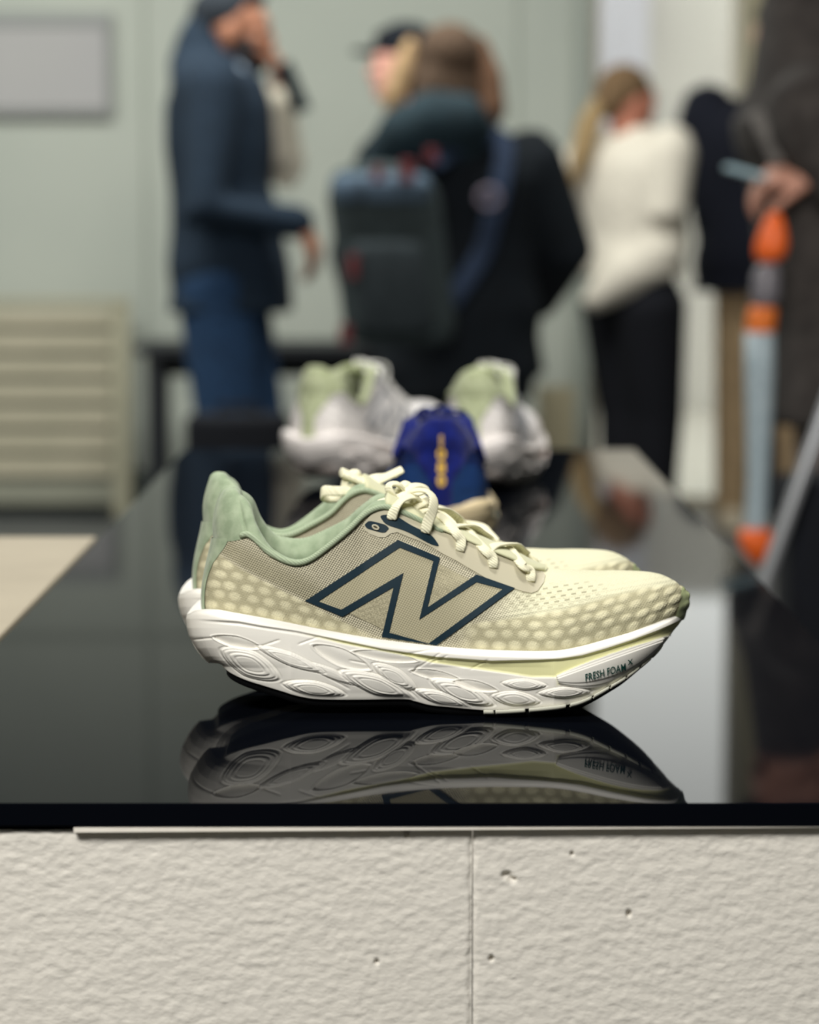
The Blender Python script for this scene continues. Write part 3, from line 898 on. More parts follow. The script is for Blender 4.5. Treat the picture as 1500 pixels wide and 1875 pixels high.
WHITE = palette('white', dict(
    quarter=srgb(232, 230, 228), toe=srgb(238, 236, 234), ground=srgb(205, 200, 196), dot=srgb(238, 234, 230), dark=srgb(170, 166, 162),
    fill=srgb(226, 224, 222), letter=srgb(120, 124, 132), foam=srgb(244, 238, 234), stripe=srgb(238, 205, 190), rubber=srgb(200, 190, 184), tread=srgb(222, 215, 205),
    film=srgb(225, 222, 220), suede=srgb(152, 160, 124), suede2=srgb(180, 187, 154), tongue=srgb(196, 206, 160), bumper=srgb(220, 216, 210), lace=srgb(240, 240, 236), lace2=srgb(215, 212, 206), ink=srgb(150, 120, 110)))
BLUE = palette('blue', dict(
    quarter=srgb(13, 32, 98), toe=srgb(20, 70, 130), ground=srgb(16, 50, 90), dot=srgb(18, 56, 104), dark=srgb(6, 14, 60),
    fill=srgb(14, 30, 100), letter=srgb(205, 165, 60), foam=srgb(226, 208, 168), stripe=srgb(30, 130, 150), rubber=srgb(25, 60, 75), tread=srgb(40, 120, 140),
    film=srgb(16, 36, 110), suede=srgb(8, 18, 82), suede2=srgb(12, 28, 108), tongue=srgb(12, 24, 90), bumper=srgb(30, 110, 140), lace=srgb(20, 40, 110), lace2=srgb(14, 26, 80), ink=srgb(20, 60, 90)))

def dress(o, m):
    o.data.materials.clear(); o.data.materials.append(m)
PART_LABEL = {'letter_border': 'navy outline of the letter', 'word': 'dark green word on the foam', 'eyelet_panel': 'navy film behind the top lace holes', 'lock_panel': 'small navy film with one eyelet'}
def assemble(root, parts, pal, first, mirror=False, skip=()):
    made = {}
    for k, o in parts.items():
        if k in skip or k in SUB: continue
        c = o if first else o.copy()
        if not first: COL.objects.link(c)
        c.parent = root
        made[k] = c
    for k, o in parts.items():
        if k in skip or k not in SUB: continue
        c = o if first else o.copy()
        if not first: COL.objects.link(c)
        c.parent = made[SUB[k]]
        made[k] = c
    for k, c in made.items():
        if first:
            dress(c, pal[k.split('#')[0]])
        else:
            s = c.material_slots[0]; s.link = 'OBJECT'; s.material = pal[k.split('#')[0]]
            if pal is not GREEN and 'label' in c: del c['label']
            if mirror and k not in SUB: c.scale = (1, -1, 1)
    return made
near = empty('running_shoe', tuple(O), label='pale beige-green running shoe nearest the camera, navy outlined letter on its side', cat='running shoe')
assemble(near, PARTS, GREEN, True)
for k, o in PARTS.items():
    if k in PART_LABEL: o['label'] = PART_LABEL[k]
# the other shoe of the pair stands behind it
Y2 = YC + .099
R2 = R(4.5)
X2 = at(327, 1120, Y2)[0]
far = empty('running_shoe', (X2, Y2, TABLE_Z), R2, label='pale beige-green running shoe half hidden behind its nearer twin, loose lace end up', cat='running shoe')
def loc2(u, v, y):
    xl = (u - 331) / 2790
    q = at(u, v, Y2 + y + xl * math.sin(R2)) - np.array([X2, Y2, TABLE_Z])
    c, s = math.cos(R2), math.sin(R2)
    return np.array([q[0] * c + q[1] * s, q[0] * s - q[1] * c, q[2]])
def trace2(keys, nrm_, w=.0066):
    ribbon(far_mb, [loc2(*k) for k in keys], normals=[(a, -b, c) for a, b, c in nrm_], w=w)
trace2([(640, 896, -.006), (660, 891, -.006), (690, 885, -.006), (720, 872, -.004), (748, 859, -.002)], [(-.2, -.7, .7)] * 5)
trace2([(668, 889, -.012), (645, 898, -.020), (618, 899, -.026), (600, 899, -.026), (597, 908, -.020), (612, 914, -.010), (640, 910, .0)], [(0, -.9, .5), (0, -.9, .5), (-.1, -.9, .4), (-.8, -.5, .2), (-.5, .6, -.3), (0, .6, -.6), (0, .5, -.8)], w=.0072)
trace2([(668, 896, -.006), (690, 876, -.002), (716, 872, .004), (735, 868, .010)], [(-.2, -.6, .7)] * 4)
trace2([(638, 900, -.014), (640, 880, -.010), (650, 868, -.004), (664, 866, 0), (668, 878, .002), (662, 894, .004)], [(-.6, -.6, .4), (-.7, -.6, .3), (-.3, -.6, .7), (.4, -.5, .7), (.8, -.4, .4), (.6, -.6, .4)])
trace2([(668, 894, -.004), (700, 906, -.010), (716, 920, -.020), (722, 936, -.026)], [(.2, -.6, .7), (.3, -.7, .6), (.4, -.8, .4), (.3, -.9, .3)])
far_mb.blob(loc2(668, 892, -.004), (.006, .006, .0045))
far_lace = far_mb.link('lace')
tabv = MB(); ribbon(tabv, [loc2(*k) for k in ((700, 900, 0), (680, 886, 0), (660, 876, 0), (640, 868, 0), (632, 864, 0))], normals=[(-.45, 0, .9)] * 5, w=.036, t=.006)
tongue_tab = tabv.link('tongue_tab', GREEN['lace'])
fp = dict(PARTS); fp.pop('word'); fp['lace'] = far_lace
far_lace.data.materials.append(GREEN['lace'])
far.scale = (.975, 1, 1)
fm = assemble(far, fp, GREEN, False, mirror=True)
tongue_tab.parent = fm['tongue']
tongue_tab['label'] = 'cream tab at the top of the tongue'
COL.objects.unlink(far_lace); bpy.data.objects.remove(far_lace)

def put_shoe(x, y, rz, pal, label, mirror=False, sc=1.0, skip=('word',)):
    r = empty('running_shoe', (x, y, TABLE_Z), rz, label=label, cat='running shoe')
    r.scale = (sc, sc, sc)
    m = assemble(r, {k: o for k, o in PARTS.items() if '#' not in k}, pal, False, mirror, skip)
    return r, m
bx = at(800, 1012, 2.63)[0]
blue, bm_ = put_shoe(bx + .003, 2.50, R(91), BLUE, 'blue running shoe seen from its heel, yellow numerals down the back', skip=('word', 'letter_border', 'letter_fill'))
blue.scale = (1, 1.09, .96)
# numerals stacked down the heel
heel_tree = BVHTree.FromPolygons([tuple(c) for c in fullC.reshape(-1, 3).tolist()] + [tuple(c) for c in UV_.tolist()] + [tuple(c) for c in sv.tolist()],
    [tuple(f) for f in grid_faces(fullC.shape[0], fullC.shape[1]).tolist()] + [tuple(i + fullC.shape[0] * fullC.shape[1] for i in f) for f in UF_.tolist()] + [tuple(i + fullC.shape[0] * fullC.shape[1] + len(UV_) for i in f) for f in sf.tolist()])
wv, wf = [], []
for ch, zc in zip('1080', (.1205, .1085, .0965, .0845)):
    v, f = text_mesh(ch, .0135, bold=.0006)
    v[:, 0] -= (v[:, 0].min() + v[:, 0].max()) / 2
    base = len(wv)
    for q in v:
        p, nn, _, _ = heel_tree.ray_cast(Vector((-.1, -q[0], zc - .0048 + q[1])), Vector((1, 0, 0)))
        wv.append((p.x - .0006, -q[0], zc - .0048 + q[1]))
    wf += [[i + base for i in g] for g in f]
num = mesh_obj('numerals', wv, wf, mat('yellow_print', srgb(214, 172, 50), 0.5), bm_['collar'], smooth=False)
num['label'] = 'yellow numerals printed down the heel'
# ------------------------------------------------------------------ tabletop, plinth
m_black = mat('black_gloss', (0.0022, 0.0028, 0.0045), 0.03, IOR=1.07)
m_edge = mat('black_edge', (0.004, 0.005, 0.010), 0.35)
YF = at(750, 1470, 1)
k = (TABLE_Z - CAM_Z) / YF[2] if False else None
d = ray(750, 1471); YF = d[1] * (TABLE_Z - CAM_Z) / d[2]
THK = TABLE_Z - at(750, 1513, YF)[2]
XL, XR, YB = -0.302, 0.302, 3.85
top = MB().box(XL, XR, YF, YB, TABLE_Z - THK, TABLE_Z, bev=.0008).link('tabletop', m_black, smooth=False)
tag(top, 'glossy black tabletop mirroring the running shoes on it', 'tabletop')
ZB = TABLE_Z - THK
# spacer strip, a little out of level
a0, a1 = at(136, 1514, YF + .002), at(1520, 1506, YF + .002)
ms = noisy('white_card', srgb(236, 231, 220), srgb(228, 222, 210), 60, 0.7)
mbs = MB()
z0l, z1l = at(136, 1522, YF + .002)[2], at(136, 1510, YF + .002)[2]
z0r, z1r = at(1520, 1513, YF + .002)[2], at(1520, 1503, YF + .002)[2]
x0, x1 = a0[0], .30
zt = ZB - .0002
mbs.add([(x0, YF - .0012, z0l), (x1, YF - .0012, z0r + .0006), (x1, YF - .0012, zt), (x0, YF - .0012, zt - .0006), (x0, YF + .10, z0l), (x1, YF + .10, z0r + .0006), (x1, YF + .10, zt), (x0, YF + .10, zt - .0006)],
        [(0, 1, 2, 3), (4, 7, 6, 5), (0, 4, 5, 1), (3, 2, 6, 7), (0, 3, 7, 4), (1, 5, 6, 2)])
tag(mbs.link('spacer_strip', ms, smooth=False), 'thin off-white strip squeezed between black tabletop and concrete blocks', 'strip')
# aerated concrete blocks
mc = mat('aerated_concrete', srgb(224, 218, 205), 0.95, spec=0.1)
t = NT(mc)
oc = obj_coord(t)
mp = t.n('ShaderNodeMapping'); mp.inputs['Scale'].default_value = (1.0, 1.0, 2.3); mp.inputs['Rotation'].default_value = (0, R(12), 0); t.l(oc, mp.inputs[0])
n1 = t.noise(125, mp.outputs[0], 5, 0.6)
n2 = t.noise(430, mp.outputs[0], 3, 0.6)
vor = t.n('ShaderNodeTexVoronoi'); vor.inputs['Scale'].default_value = 46; t.l(mp.outputs[0], vor.inputs['Vector'])
pit = t.math('SUBTRACT', 1.0, t.math('SMOOTHSTEP', vor.outputs[0], 0.0, 0.14)) if False else t.math('LESS_THAN', vor.outputs[0], 0.06)
big = t.noise(5, oc, 3)
t.col(t.mix(t.math('MULTIPLY', big, 0.5), srgb(222, 218, 209), srgb(212, 207, 197)))
t.bump(t.math('ADD', t.math('MULTIPLY', n1, 1.0), t.math('SUBTRACT', t.math('MULTIPLY', n2, 0.45), t.math('MULTIPLY', pit, 0.22))), 0.42, 0.0020)
rng = np.random.default_rng(3)
def vnoise(x, z, f, seed):
    r = np.random.default_rng(seed).random((64, 64))
    X, Z = x * f, z * f
    i, j = np.floor(X).astype(int), np.floor(Z).astype(int)
    a, b = X - i, Z - j
    a, b = a * a * (3 - 2 * a), b * b * (3 - 2 * b)
    g = lambda p, q: r[p % 64, q % 64]
    return (g(i, j) * (1 - a) + g(i + 1, j) * a) * (1 - b) + (g(i, j + 1) * (1 - a) + g(i + 1, j + 1) * a) * b
CH = [(928, 1603, 9, 6), (938, 1611, 8, 5), (745, 1524, 5, 9), (1152, 1674, 5, 6), (900, 1756, 5, 5), (690, 1762, 5, 4), (1048, 1564, 4, 3)]
YP = YF + .004
CHW = [(*at(u, v, YP)[[0, 2]], a / 3400, b / 3400) for u, v, a, b in CH]
seam = at(865, 1700, YP)[0]
plinth = empty('display_plinth', (0, YP, 0), label='off-white aerated concrete block plinth carrying the black tabletop', cat='plinth')
def block(x0, x1, z0, z1, nx, nz, sd):
    X, Z = np.meshgrid(np.linspace(x0, x1, nx), np.linspace(z0, z1, nz), indexing='ij')
    e = np.minimum(np.minimum(X - x0, x1 - X), np.minimum(Z - z0, z1 - Z))
    dd_ = .0015 * (1 - smooth(0, .0010 + .0034 * vnoise(X + 9, Z + 9, 260, sd), e))
    dd_ += .0006 * vnoise(X + 7, (Z + 7) * 2.1, 140, sd + 1) + .0005 * vnoise(X + 7, (Z + 7) * 1.6, 320, sd + 2)
    for cx, cz, ra, rb in CHW:
        dd_ += .0040 * np.exp(-(((X - cx) / ra) ** 2 + ((Z - cz) / rb) ** 2) ** 2)
    Yv = dd_
    V = np.stack([X, Yv, Z], -1).reshape(-1, 3)
    F_ = grid_faces(nx, nz).tolist()
    b = len(V)
    D = .20
    V = np.r_[V, [(x0 + .002, D, z0), (x1 - .002, D, z0), (x1 - .002, D, z1 - .001), (x0 + .002, D, z1 - .001)]]
    c00, c01, c10, c11 = 0, nz - 1, (nx - 1) * nz, nx * nz - 1
    left = list(range(0, nz)); right = list(range((nx - 1) * nz, nx * nz))
    bot = [i * nz for i in range(nx)]; tp = [i * nz + nz - 1 for i in range(nx)]
    F_ += [tuple(left + [b + 3, b]), tuple(right[::-1] + [b + 1, b + 2]), tuple(bot[::-1] + [b, b + 1]), tuple(tp + [b + 2, b + 3]), (b, b + 3, b + 2, b + 1)]
    return mesh_obj('block', V, F_, mc, plinth)
ztop_b = at(300, 1521, YP)[2]
block(seam + .0003, .299, ztop_b - .25, ztop_b + .0012, 460, 230, 5)
block(-.299, seam - .0002, ztop_b - .25, ztop_b, 460, 230, 11)
for i, (xa, xb) in enumerate(((-.299, -.10), (-.0992, .299))):
    block(xa, xb, ztop_b - .502, ztop_b - .2512, 90, 40, 20 + i)
for i, (xa, xb) in enumerate(((-.299, .05), (.0508, .299))):
    block(xa, xb, 0.0, ztop_b - .5032, 90, 40, 30 + i)
plinth_b = empty('display_plinth', (0, YB - .32, 0), label='far aerated concrete plinth under the back end of the black tabletop', cat='plinth')
for i, (xa, xb) in enumerate(((-.30, 0), (.0, .30))):
    for j in range(3):
        MB().box(xa + .001, xb - .001, 0, .20, j * ZB / 3 + (.001 if j else 0), (j + 1) * ZB / 3 - .0006, bev=.002).link('block', mc, plinth_b, smooth=False)
# ------------------------------------------------------------------ the white pair at the far end of the black top
wl = at(560, 838, 3.3); wr = at(905, 838, 3.3)
put_shoe(at(556, 838, 3.3)[0], 3.27, R(62), WHITE, 'white running shoe with green lining at the far end, left of the blue one', sc=1.0)
put_shoe(at(862, 838, 3.2)[0], 3.20, R(80), WHITE, 'white running shoe with green lining partly hidden behind the blue shoe', sc=1.0)
# ------------------------------------------------------------------ room
KD = 1.7535
YW = 6.10 * KD
HC = 3.9
XD0, XD1, ZD = at(1081, 300, YW)[0], at(1360, 300, YW)[0], 3.35
m_wall = noisy('grey_green_plaster', srgb(180, 185, 174), srgb(168, 174, 164), 1.6, 0.85, detail=6)
m_side = noisy('grey_plaster', srgb(170, 172, 166), srgb(160, 163, 158), 1.6, 0.9)
m_floor = noisy('dark_concrete_floor', srgb(88, 90, 90), srgb(74, 76, 78), 2.2, 0.38, detail=6)
m_ceil = noisy('ceiling_paint', srgb(120, 122, 120), srgb(110, 112, 110), 2, 0.9)
def S(name, mb, m):
    return tag(mb.link(name, m, smooth=False), kind='structure')
XA, XB, YA = -4.6, 4.6, -2.6
S('floor', MB().box(XA, XB, YA, YW + .2, -.12, 0), m_floor)
S('ceiling', MB().box(XA, XB, YA, YW + .2, HC, HC + .12), m_ceil)
S('wall_left', MB().box(XA - .12, XA, YA, YW + .2, 0, HC), m_side)
S('wall_right', MB().box(XB, XB + .12, YA, YW + .2, 0, HC), m_side)
S('wall_front', MB().box(XA, XB, YA - .12, YA, 0, HC), m_side)
wb = S('wall_back', MB().box(XA, XD0, YW, YW + .2, 0, HC).box(XD0, XD1, YW, YW + .2, ZD, HC).box(XD1, XB, YW, YW + .2, 0, HC), m_wall)
# large cladding panels on the back wall, thin open joints
m_pan = noisy('cladding_panel', srgb(180, 184, 174), srgb(170, 175, 166), 1.3, 0.8, detail=7)
xs = [at(u, 300, YW)[0] for u in (-420, 268, 950)] + [XD0 - .06]
zs = [.16, 2.05, HC - .02]
for i in range(3):
    for j in range(2):
        MB().box(xs[i] + .006, xs[i + 1] - .006, YW - .018, YW, zs[j] + .006, zs[j + 1] - .006, bev=.003).link('panel', m_pan, wb, smooth=False)
S('baseboard_back', MB().box(XA, XD0 - .03, YW - .03, YW, 0, .155, bev=.004), mat('skirting', srgb(82, 90, 84), 0.6))
# glazed door leaf, its frame and what lies outside
m_frame = mat('pale_frame', srgb(196, 190, 172), 0.5)
m_jamb = mat('beige_jamb', srgb(164, 156, 128), 0.6)
S('trim_1', MB().box(XD1, at(1409, 100, YW)[0], YW - .05, YW + .2, 0, ZD + .05, bev=.004), m_jamb)
S('trim_2', MB().box(at(1411, 100, YW)[0], at(1411, 100, YW)[0] + .9, YW - .035, YW, 0, ZD + .05, bev=.004), mat('navy_panel', srgb(16, 22, 42), 0.5))
S('trim_3', MB().box(XD0 - .05, XD0, YW - .03, YW + .2, 0, ZD + .05, bev=.004), mat('grey_jamb', srgb(150, 156, 148), 0.6))
m_gl = bpy.data.materials.new('clear_glass'); m_gl.use_nodes = True
tt_ = m_gl.node_tree; tt_.nodes.clear()
o_ = tt_.nodes.new('ShaderNodeOutputMaterial'); mx = tt_.nodes.new('ShaderNodeMixShader'); tr = tt_.nodes.new('ShaderNodeBsdfTransparent'); gl = tt_.nodes.new('ShaderNodeBsdfGlossy'); fr = tt_.nodes.new('ShaderNodeFresnel')
gl.inputs['Roughness'].default_value = 0.02; fr.inputs['IOR'].default_value = 1.4; tr.inputs['Color'].default_value = (.95, .97, .96, 1)
tt_.links.new(fr.outputs[0], mx.inputs[0]); tt_.links.new(tr.outputs[0], mx.inputs[1]); tt_.links.new(gl.outputs[0], mx.inputs[2]); tt_.links.new(mx.outputs[0], o_.inputs[0])
win = S('window_1', MB().box(XD0, XD0 + .035, YW + .06, YW + .11, 0, ZD).box(XD1 - .035, XD1, YW + .06, YW + .11, 0, ZD).box(XD0 + .035, XD1 - .035, YW + .06, YW + .11, ZD - .05, ZD).box(XD0 + .035, XD1 - .035, YW + .06, YW + .11, 0, .06), m_frame)
MB().box(XD0 + .035, XD1 - .035, YW + .08, YW + .086, .06, ZD - .05).link('pane', m_gl, win, smooth=False)
S('pavement', MB().box(-8, 14, YW + .2, 24, -.14, -.02), noisy('pale_paving', srgb(150, 147, 137), srgb(138, 135, 126), 3, 0.9))
S('facade_outside', MB().box(-8, at(1188, 100, 9.5 * KD)[0], 9.5 * KD, 9.5 * KD + .4, -.02, 2.75), noisy('lilac_render', srgb(164, 163, 169), srgb(157, 156, 162), 2, 0.9))
S('facade_outside', MB().box(at(1188, 100, 9.5 * KD)[0], 14, 9.7 * KD, 9.7 * KD + .4, -.02, 2.75), noisy('warm_render', srgb(178, 175, 168), srgb(170, 167, 161), 2, 0.9))
# wall board, slatted screen, table, wooden top beside the black one
def X(u, v, Y): return at(u, v, Y)
def rect(mb, u0, v0, u1, v1, Y, dep, bev=0.004):
    a, b = at(u0, v0, Y), at(u1, v1, Y)
    z0_, z1_ = sorted((at((u0 + u1) / 2, v1, Y)[2], at((u0 + u1) / 2, v0, Y)[2]))
    return mb.box(min(a[0], b[0]), max(a[0], b[0]), Y, Y + dep, z0_, z1_, bev=bev)
wbd = empty('wall_board', tuple(at(100, 210, YW - .05)), label='pale lilac board with a darker rim high on the grey back wall', cat='board')
def part(mb, name, m, root, smooth=False, **k):
    o = mb.link(name, m, None, smooth, **k)
    o.parent = root
    bpy.context.view_layer.update()
    o.matrix_parent_inverse = root.matrix_world.inverted()
    return o
part(rect(MB(), -160, 48, 196, 200, YW - .055, .035), 'face', noisy('lilac_board', srgb(176, 174, 172), srgb(170, 168, 168), 2, 0.8), wbd)
mf = mat('grey_rim', srgb(146, 148, 146), 0.7)
for a in ((-170, 22, 204, 46), (-170, 202, 204, 212), (197, 46, 206, 202), (-170, 46, -161, 202)):
    part(rect(MB(), *a, YW - .06, .045, 0.002), 'rim', mf, wbd)
YS = YW - .16
scr = empty('slatted_screen', tuple(at(60, 930, YS)), label='beige screen of horizontal wooden slats against the grey wall', cat='screen')
scr.location.z = 0
ms1 = noisy('slat_wood', srgb(186, 178, 156), srgb(174, 168, 146), 4, 0.7)
ms2 = noisy('screen_post', srgb(172, 168, 146), srgb(164, 160, 138), 4, 0.7)
v = 566
while v < 880:
    part(rect(MB(), -300, v, 204, v + 32, YS, .02), 'slat', ms1, scr)
    v += 45.5
for u in (-320, 204):
    a, b = at(u, 552, YS - .01), at(u + 32, 552, YS - .01)
    part(MB().box(a[0], b[0], YS - .01, YS + .035, 0.0, a[2], bev=.004), 'post', ms2, scr)
part(rect(MB(), -320, 546, 236, 560, YS - .015, .05), 'rail', ms2, scr)
part(MB().box(at(-288, 700, YS - .01)[0], at(204, 700, YS - .01)[0], YS + .025, YS + .035, .05, at(0, 560, YS - .01)[2] - .02), 'back_panel', noisy('screen_back', srgb(146, 146, 130), srgb(138, 138, 124), 4, 0.8), scr)
m_blk = mat('black_lacquer', srgb(20, 24, 30), 0.5)
YT = 5.6 * KD
bt = empty('black_table', (at(430, 640, YT)[0], YT, 0), label='slim black table standing behind the man in the navy jacket', cat='table')
zt = at(430, 632, YT)[2]
x0, x1 = at(246, 640, YT)[0], at(980, 640, YT)[0]
part(MB().box(x0, x1, YT, YT + .5, zt - .035, zt, bev=.004), 'table_top', m_blk, bt)
for xx in (x0 + .06, x1 - .06):
    for yy in (YT + .05, YT + .45):
        part(MB().box(xx - .022, xx + .022, yy - .022, yy + .022, 0, zt - .035, bev=.003), 'leg', m_blk, bt)
part(MB().box(x0 + .08, x1 - .08, YT + .44, YT + .46, zt - .13, zt - .035), 'apron', m_blk, bt)
m_oak = noisy('pale_oak', srgb(178, 167, 144), srgb(166, 155, 133), 8, 0.5)
d = ray(60, 984); YO = d[1] * (TABLE_Z - CAM_Z) / d[2]
ot = empty('wooden_table', (-.85, 1.9, 0), label='pale wooden table beside the left edge of the black tabletop', cat='table')
part(MB().box(-1.5, XL - .003, 1.35, YO, TABLE_Z - .03, TABLE_Z + .001, bev=.003), 'table_top', m_oak, ot)
for xx in (-1.45, XL - .06):
    for yy in (1.42, YO - .06):
        part(MB().box(xx - .025, xx + .025, yy - .025, yy + .025, 0, TABLE_Z - .03, bev=.003), 'leg', m_oak, ot)
# leaning board behind the coat
lb = rect(MB(), 985, 646, 1052, 900, YW - .4, .02).link('leaning_board', noisy('card', srgb(196, 186, 156), srgb(186, 176, 146), 4, 0.8), smooth=False)
lz = min(q.co.z for q in lb.data.vertices)
for q in lb.data.vertices: q.co.z -= lz
tag(lb, 'narrow beige board standing behind the black coat and the black table end', 'board')
# ------------------------------------------------------------------ people
m_skin = {}
def skin_mat(c):
    if c not in m_skin:
        m_skin[c] = noisy('skin', srgb(*c), srgb(*(int(q * .94) for q in c)), 30, 0.55)
    return m_skin[c]
def cloth(name, c, f=0.86, scale=40, rough=0.9):
    return noisy(name, srgb(*c), srgb(*(int(q * f) for q in c)), scale, rough, bump=.3, bdist=.004)
def hand(mb, w, d, nrm_, side, curl=0.5, s=1.0, thumb=0.6):
    """palm and five fingers: w wrist, d along the hand, nrm_ out of the back of the hand, side = where the thumb leaves"""
    d = np.array(d, float); d /= np.linalg.norm(d)
    nn = np.array(nrm_, float); nn -= d * nn.dot(d); nn /= np.linalg.norm(nn)
    b = np.cross(nn, d)
    if b.dot(np.array(side, float)) < 0: b = -b
    w = np.array(w, float)
    for k, o in enumerate((.028, .010, -.009, -.027)):
        base = w + d * .088 * s + b * o * s
        mb.tube([w + d * .005 + b * o * .6 * s, w + d * .05 * s + b * o * .9 * s, base], [.0145 * s, .0145 * s, .0115 * s], n=10)
        Ls = np.array((.043, .027, .021)) * s * (.94, 1.0, .95, .76)[k]
        p, a = base, 0.15
        pts, rad = [p], [.0098 * s]
        for L_, r_ in zip(Ls, (.0090, .0082, .0070)):
            a += curl
            q = p + (d * math.cos(a) - nn * math.sin(a)) * L_
            pts.append(q); rad.append(r_ * s); p = q
        mb.tube(pts, rad, n=8)
    t0 = w + d * .022 * s + b * .022 * s
    td = d * math.cos(thumb) + b * math.sin(thumb) - nn * .35
    td /= np.linalg.norm(td)
    t1 = t0 + td * .045 * s
    td2 = td * .85 + d * .35 - nn * .25; td2 /= np.linalg.norm(td2)
    t2 = t1 + td2 * .034 * s
    t3 = t2 + td2 * .026 * s
    mb.tube([t0, t1, t2, t3], [.0145 * s, .0115 * s, .0098 * s, .0080 * s], n=8)
class Person:
    """forward +x, left +y in its own frame; joints may be given as photograph rays at a depth"""
    def __init__(s, label, uv, Y, yaw, H):
        s.x = at(uv, 500, Y)[0]; s.Y, s.yaw, s.k = Y, R(yaw), H / 1.75
        s.root = empty('person', (s.x, Y, 0), s.yaw, label=label, cat='person')
        c, n = math.cos(-s.yaw), math.sin(-s.yaw)
        s.rot = np.array([[c, -n, 0], [n, c, 0], [0, 0, 1]])
    def J(s, u, v, Y):
        return s.rot @ (at(u, v, Y) - np.array([s.x, s.Y, 0]))
    def D(s, v):
        return s.rot @ np.array(v, float)
    def build(s, arms, head_yaw=0, head_at=None, tilt=0, lean=0.0, legs=((0.02, .10), (-.02, -.10)), skin=(196, 150, 124), torso_w=1.0,
              top=None, top_mat=None, hem=.88, drop=0.0, sleeve_mats=(None, None), trouser_mat=None, shoe_mat=None, hair=None, hair_mat=None, top_fat=0.0, hands=(), hood=None, hand_pose=((), ()), leg_w=1.0, extra=None):
        k = s.k
        body = MB()
        Z = lambda z: z * k
        lx = lambda z: lean * max(0, z - .9) * k
        head = np.array(head_at) if head_at is not None else np.array([lx(1.63) + .03, 0, Z(1.635)])
        sh = [np.array([lx(1.42), sg * .185 * k * torso_w, Z(1.425) - drop]) for sg in (1, -1)]
        neck = np.array([lx(1.45) - .005, 0, Z(1.45)])
        secs = [(0, 0, .84, .105, .155), (0, 0, .92, .115, .165), (0, 0, 1.02, .105, .145), (0, 0, 1.12, .105, .145), (0, 0, 1.25, .120, .165), (0, 0, 1.36 - drop, .118, .175), (0, 0, 1.43 - drop, .095, .150), (0, 0, 1.47 - drop * .6, .065, .085)]
        body.loft([(a + lx(z), b, Z(z), rx * k, ry * k * torso_w) for a, b, z, rx, ry in secs])
        body.tube([neck - [0, 0, .04], neck * .4 + head * .6 - [.02, 0, .03], head - [.015, 0, .02]], [.066 * k, .058 * k, .060 * k])
        # head in its own frame: x towards the face
        hm = Matrix.Rotation(R(head_yaw), 3, 'Z') @ Matrix.Rotation(R(tilt), 3, 'Y')
        hp = lambda x, y, z: tuple(np.array(hm @ Vector((x * k, y * k, z * k))) + head)
        def hb(mb, c, r): mb.blob(hp(*c), tuple(q * k for q in r), hm)
        for c, r in (((-.012, 0, .028), (.098, .076, .092)), ((.028, 0, -.040), (.066, .058, .078)), ((.052, 0, -.092), (.036, .036, .026)), ((.070, 0, .020), (.030, .056, .030)),
                     ((.094, 0, -.022), (.020, .014, .018)), ((.086, 0, .004), (.014, .010, .030)), ((.076, 0, -.062), (.018, .028, .012)),
                     ((-.006, .076, -.012), (.020, .011, .032)), ((-.006, -.076, -.012), (.020, .011, .032)), ((.060, .036, -.022), (.030, .022, .024)), ((.060, -.036, -.022), (.030, .022, .024))):
            hb(body, c, r)
        # arms and hands
        A = []
        for i, (e, w) in enumerate(arms):
            e, w = np.array(e, float), np.array(w, float)
            A.append((sh[i], e, w))
            body.tube([sh[i], e, w], [.048 * k, .040 * k, .027 * k])
            hp_ = hand_pose[i] if i < len(hand_pose) and hand_pose[i] else ((w - e), (0, 1 if i == 0 else -1, .2), (1, 0, 0), .45)
            hand(body, w, *hp_, s=k * 1.0)
        L = []
        for i, (fx, fy) in enumerate(legs):
            hip = np.array([0, (.085 if i == 0 else -.085) * k, Z(.88)])
            ank = np.array([fx, fy * k, Z(.09)])
            kn = hip * .48 + ank * .52 + [.025, 0, 0]
            L.append((hip, kn, ank))
            body.tube([hip, kn, ank], [.080 * k, .056 * k, .038 * k])
            body.tube([ank + [-.03, 0, -.04], ank + [.05, 0, -.05], ank + [.14 * k, 0, -.062]], [.036, .036, .026])
        o = body.link('body', skin_mat(skin), s.root, remesh=.0072, relax=3)
        for sg in (1, -1):
            e = MB(); hb(e, (.084, sg * .032, .006), (.010, .013, .010)); e.link('eye', mat('eye', (.06, .05, .045), .2), s.root)
        lips = MB(); hb(lips, (.090, 0, -.062), (.007, .022, .006)); lips.link('mouth', mat('lips', srgb(150, 84, 78), .5), s.root)
        # clothes
        f = .018 + top_fat
        tsecs = [(a + lx(z), b, Z(z), (rx + f) * k, (ry + f) * k * torso_w) for a, b, z, rx, ry in secs[:-1] if z > hem + .01]
        z0 = hem
        mb = MB().loft([(lx(z0), 0, Z(z0), (.118 + f) * k, (.172 + f) * k * torso_w)] + tsecs + [(lx(1.475) - .004, 0, Z(1.472), (.074) * k, (.098) * k), (lx(1.5), 0, Z(1.505), .066 * k, .070 * k)])
        for i, (a, e, w) in enumerate(A):
            q = w * .94 + e * .06
            tgt = mb
            if sleeve_mats[i] is not None: tgt = MB()
            tgt.tube([a - [0, 0, .01], e, q], [(.062 + f * .7) * k, (.052 + f * .6) * k, (.040 + f * .3) * k])
            if tgt is not mb: tgt.link('sleeve', sleeve_mats[i], s.root, remesh=.014, relax=3)
        if extra: extra(mb, s)
        mb.link(top or 'jacket', top_mat, s.root, remesh=.013, relax=5)
        tr_ = MB().loft([(0, 0, Z(.80), .110 * k, .160 * k), (0, 0, Z(.90), .126 * k, .178 * k), (lx(1.0), 0, Z(1.0), .118 * k, .160 * k)])
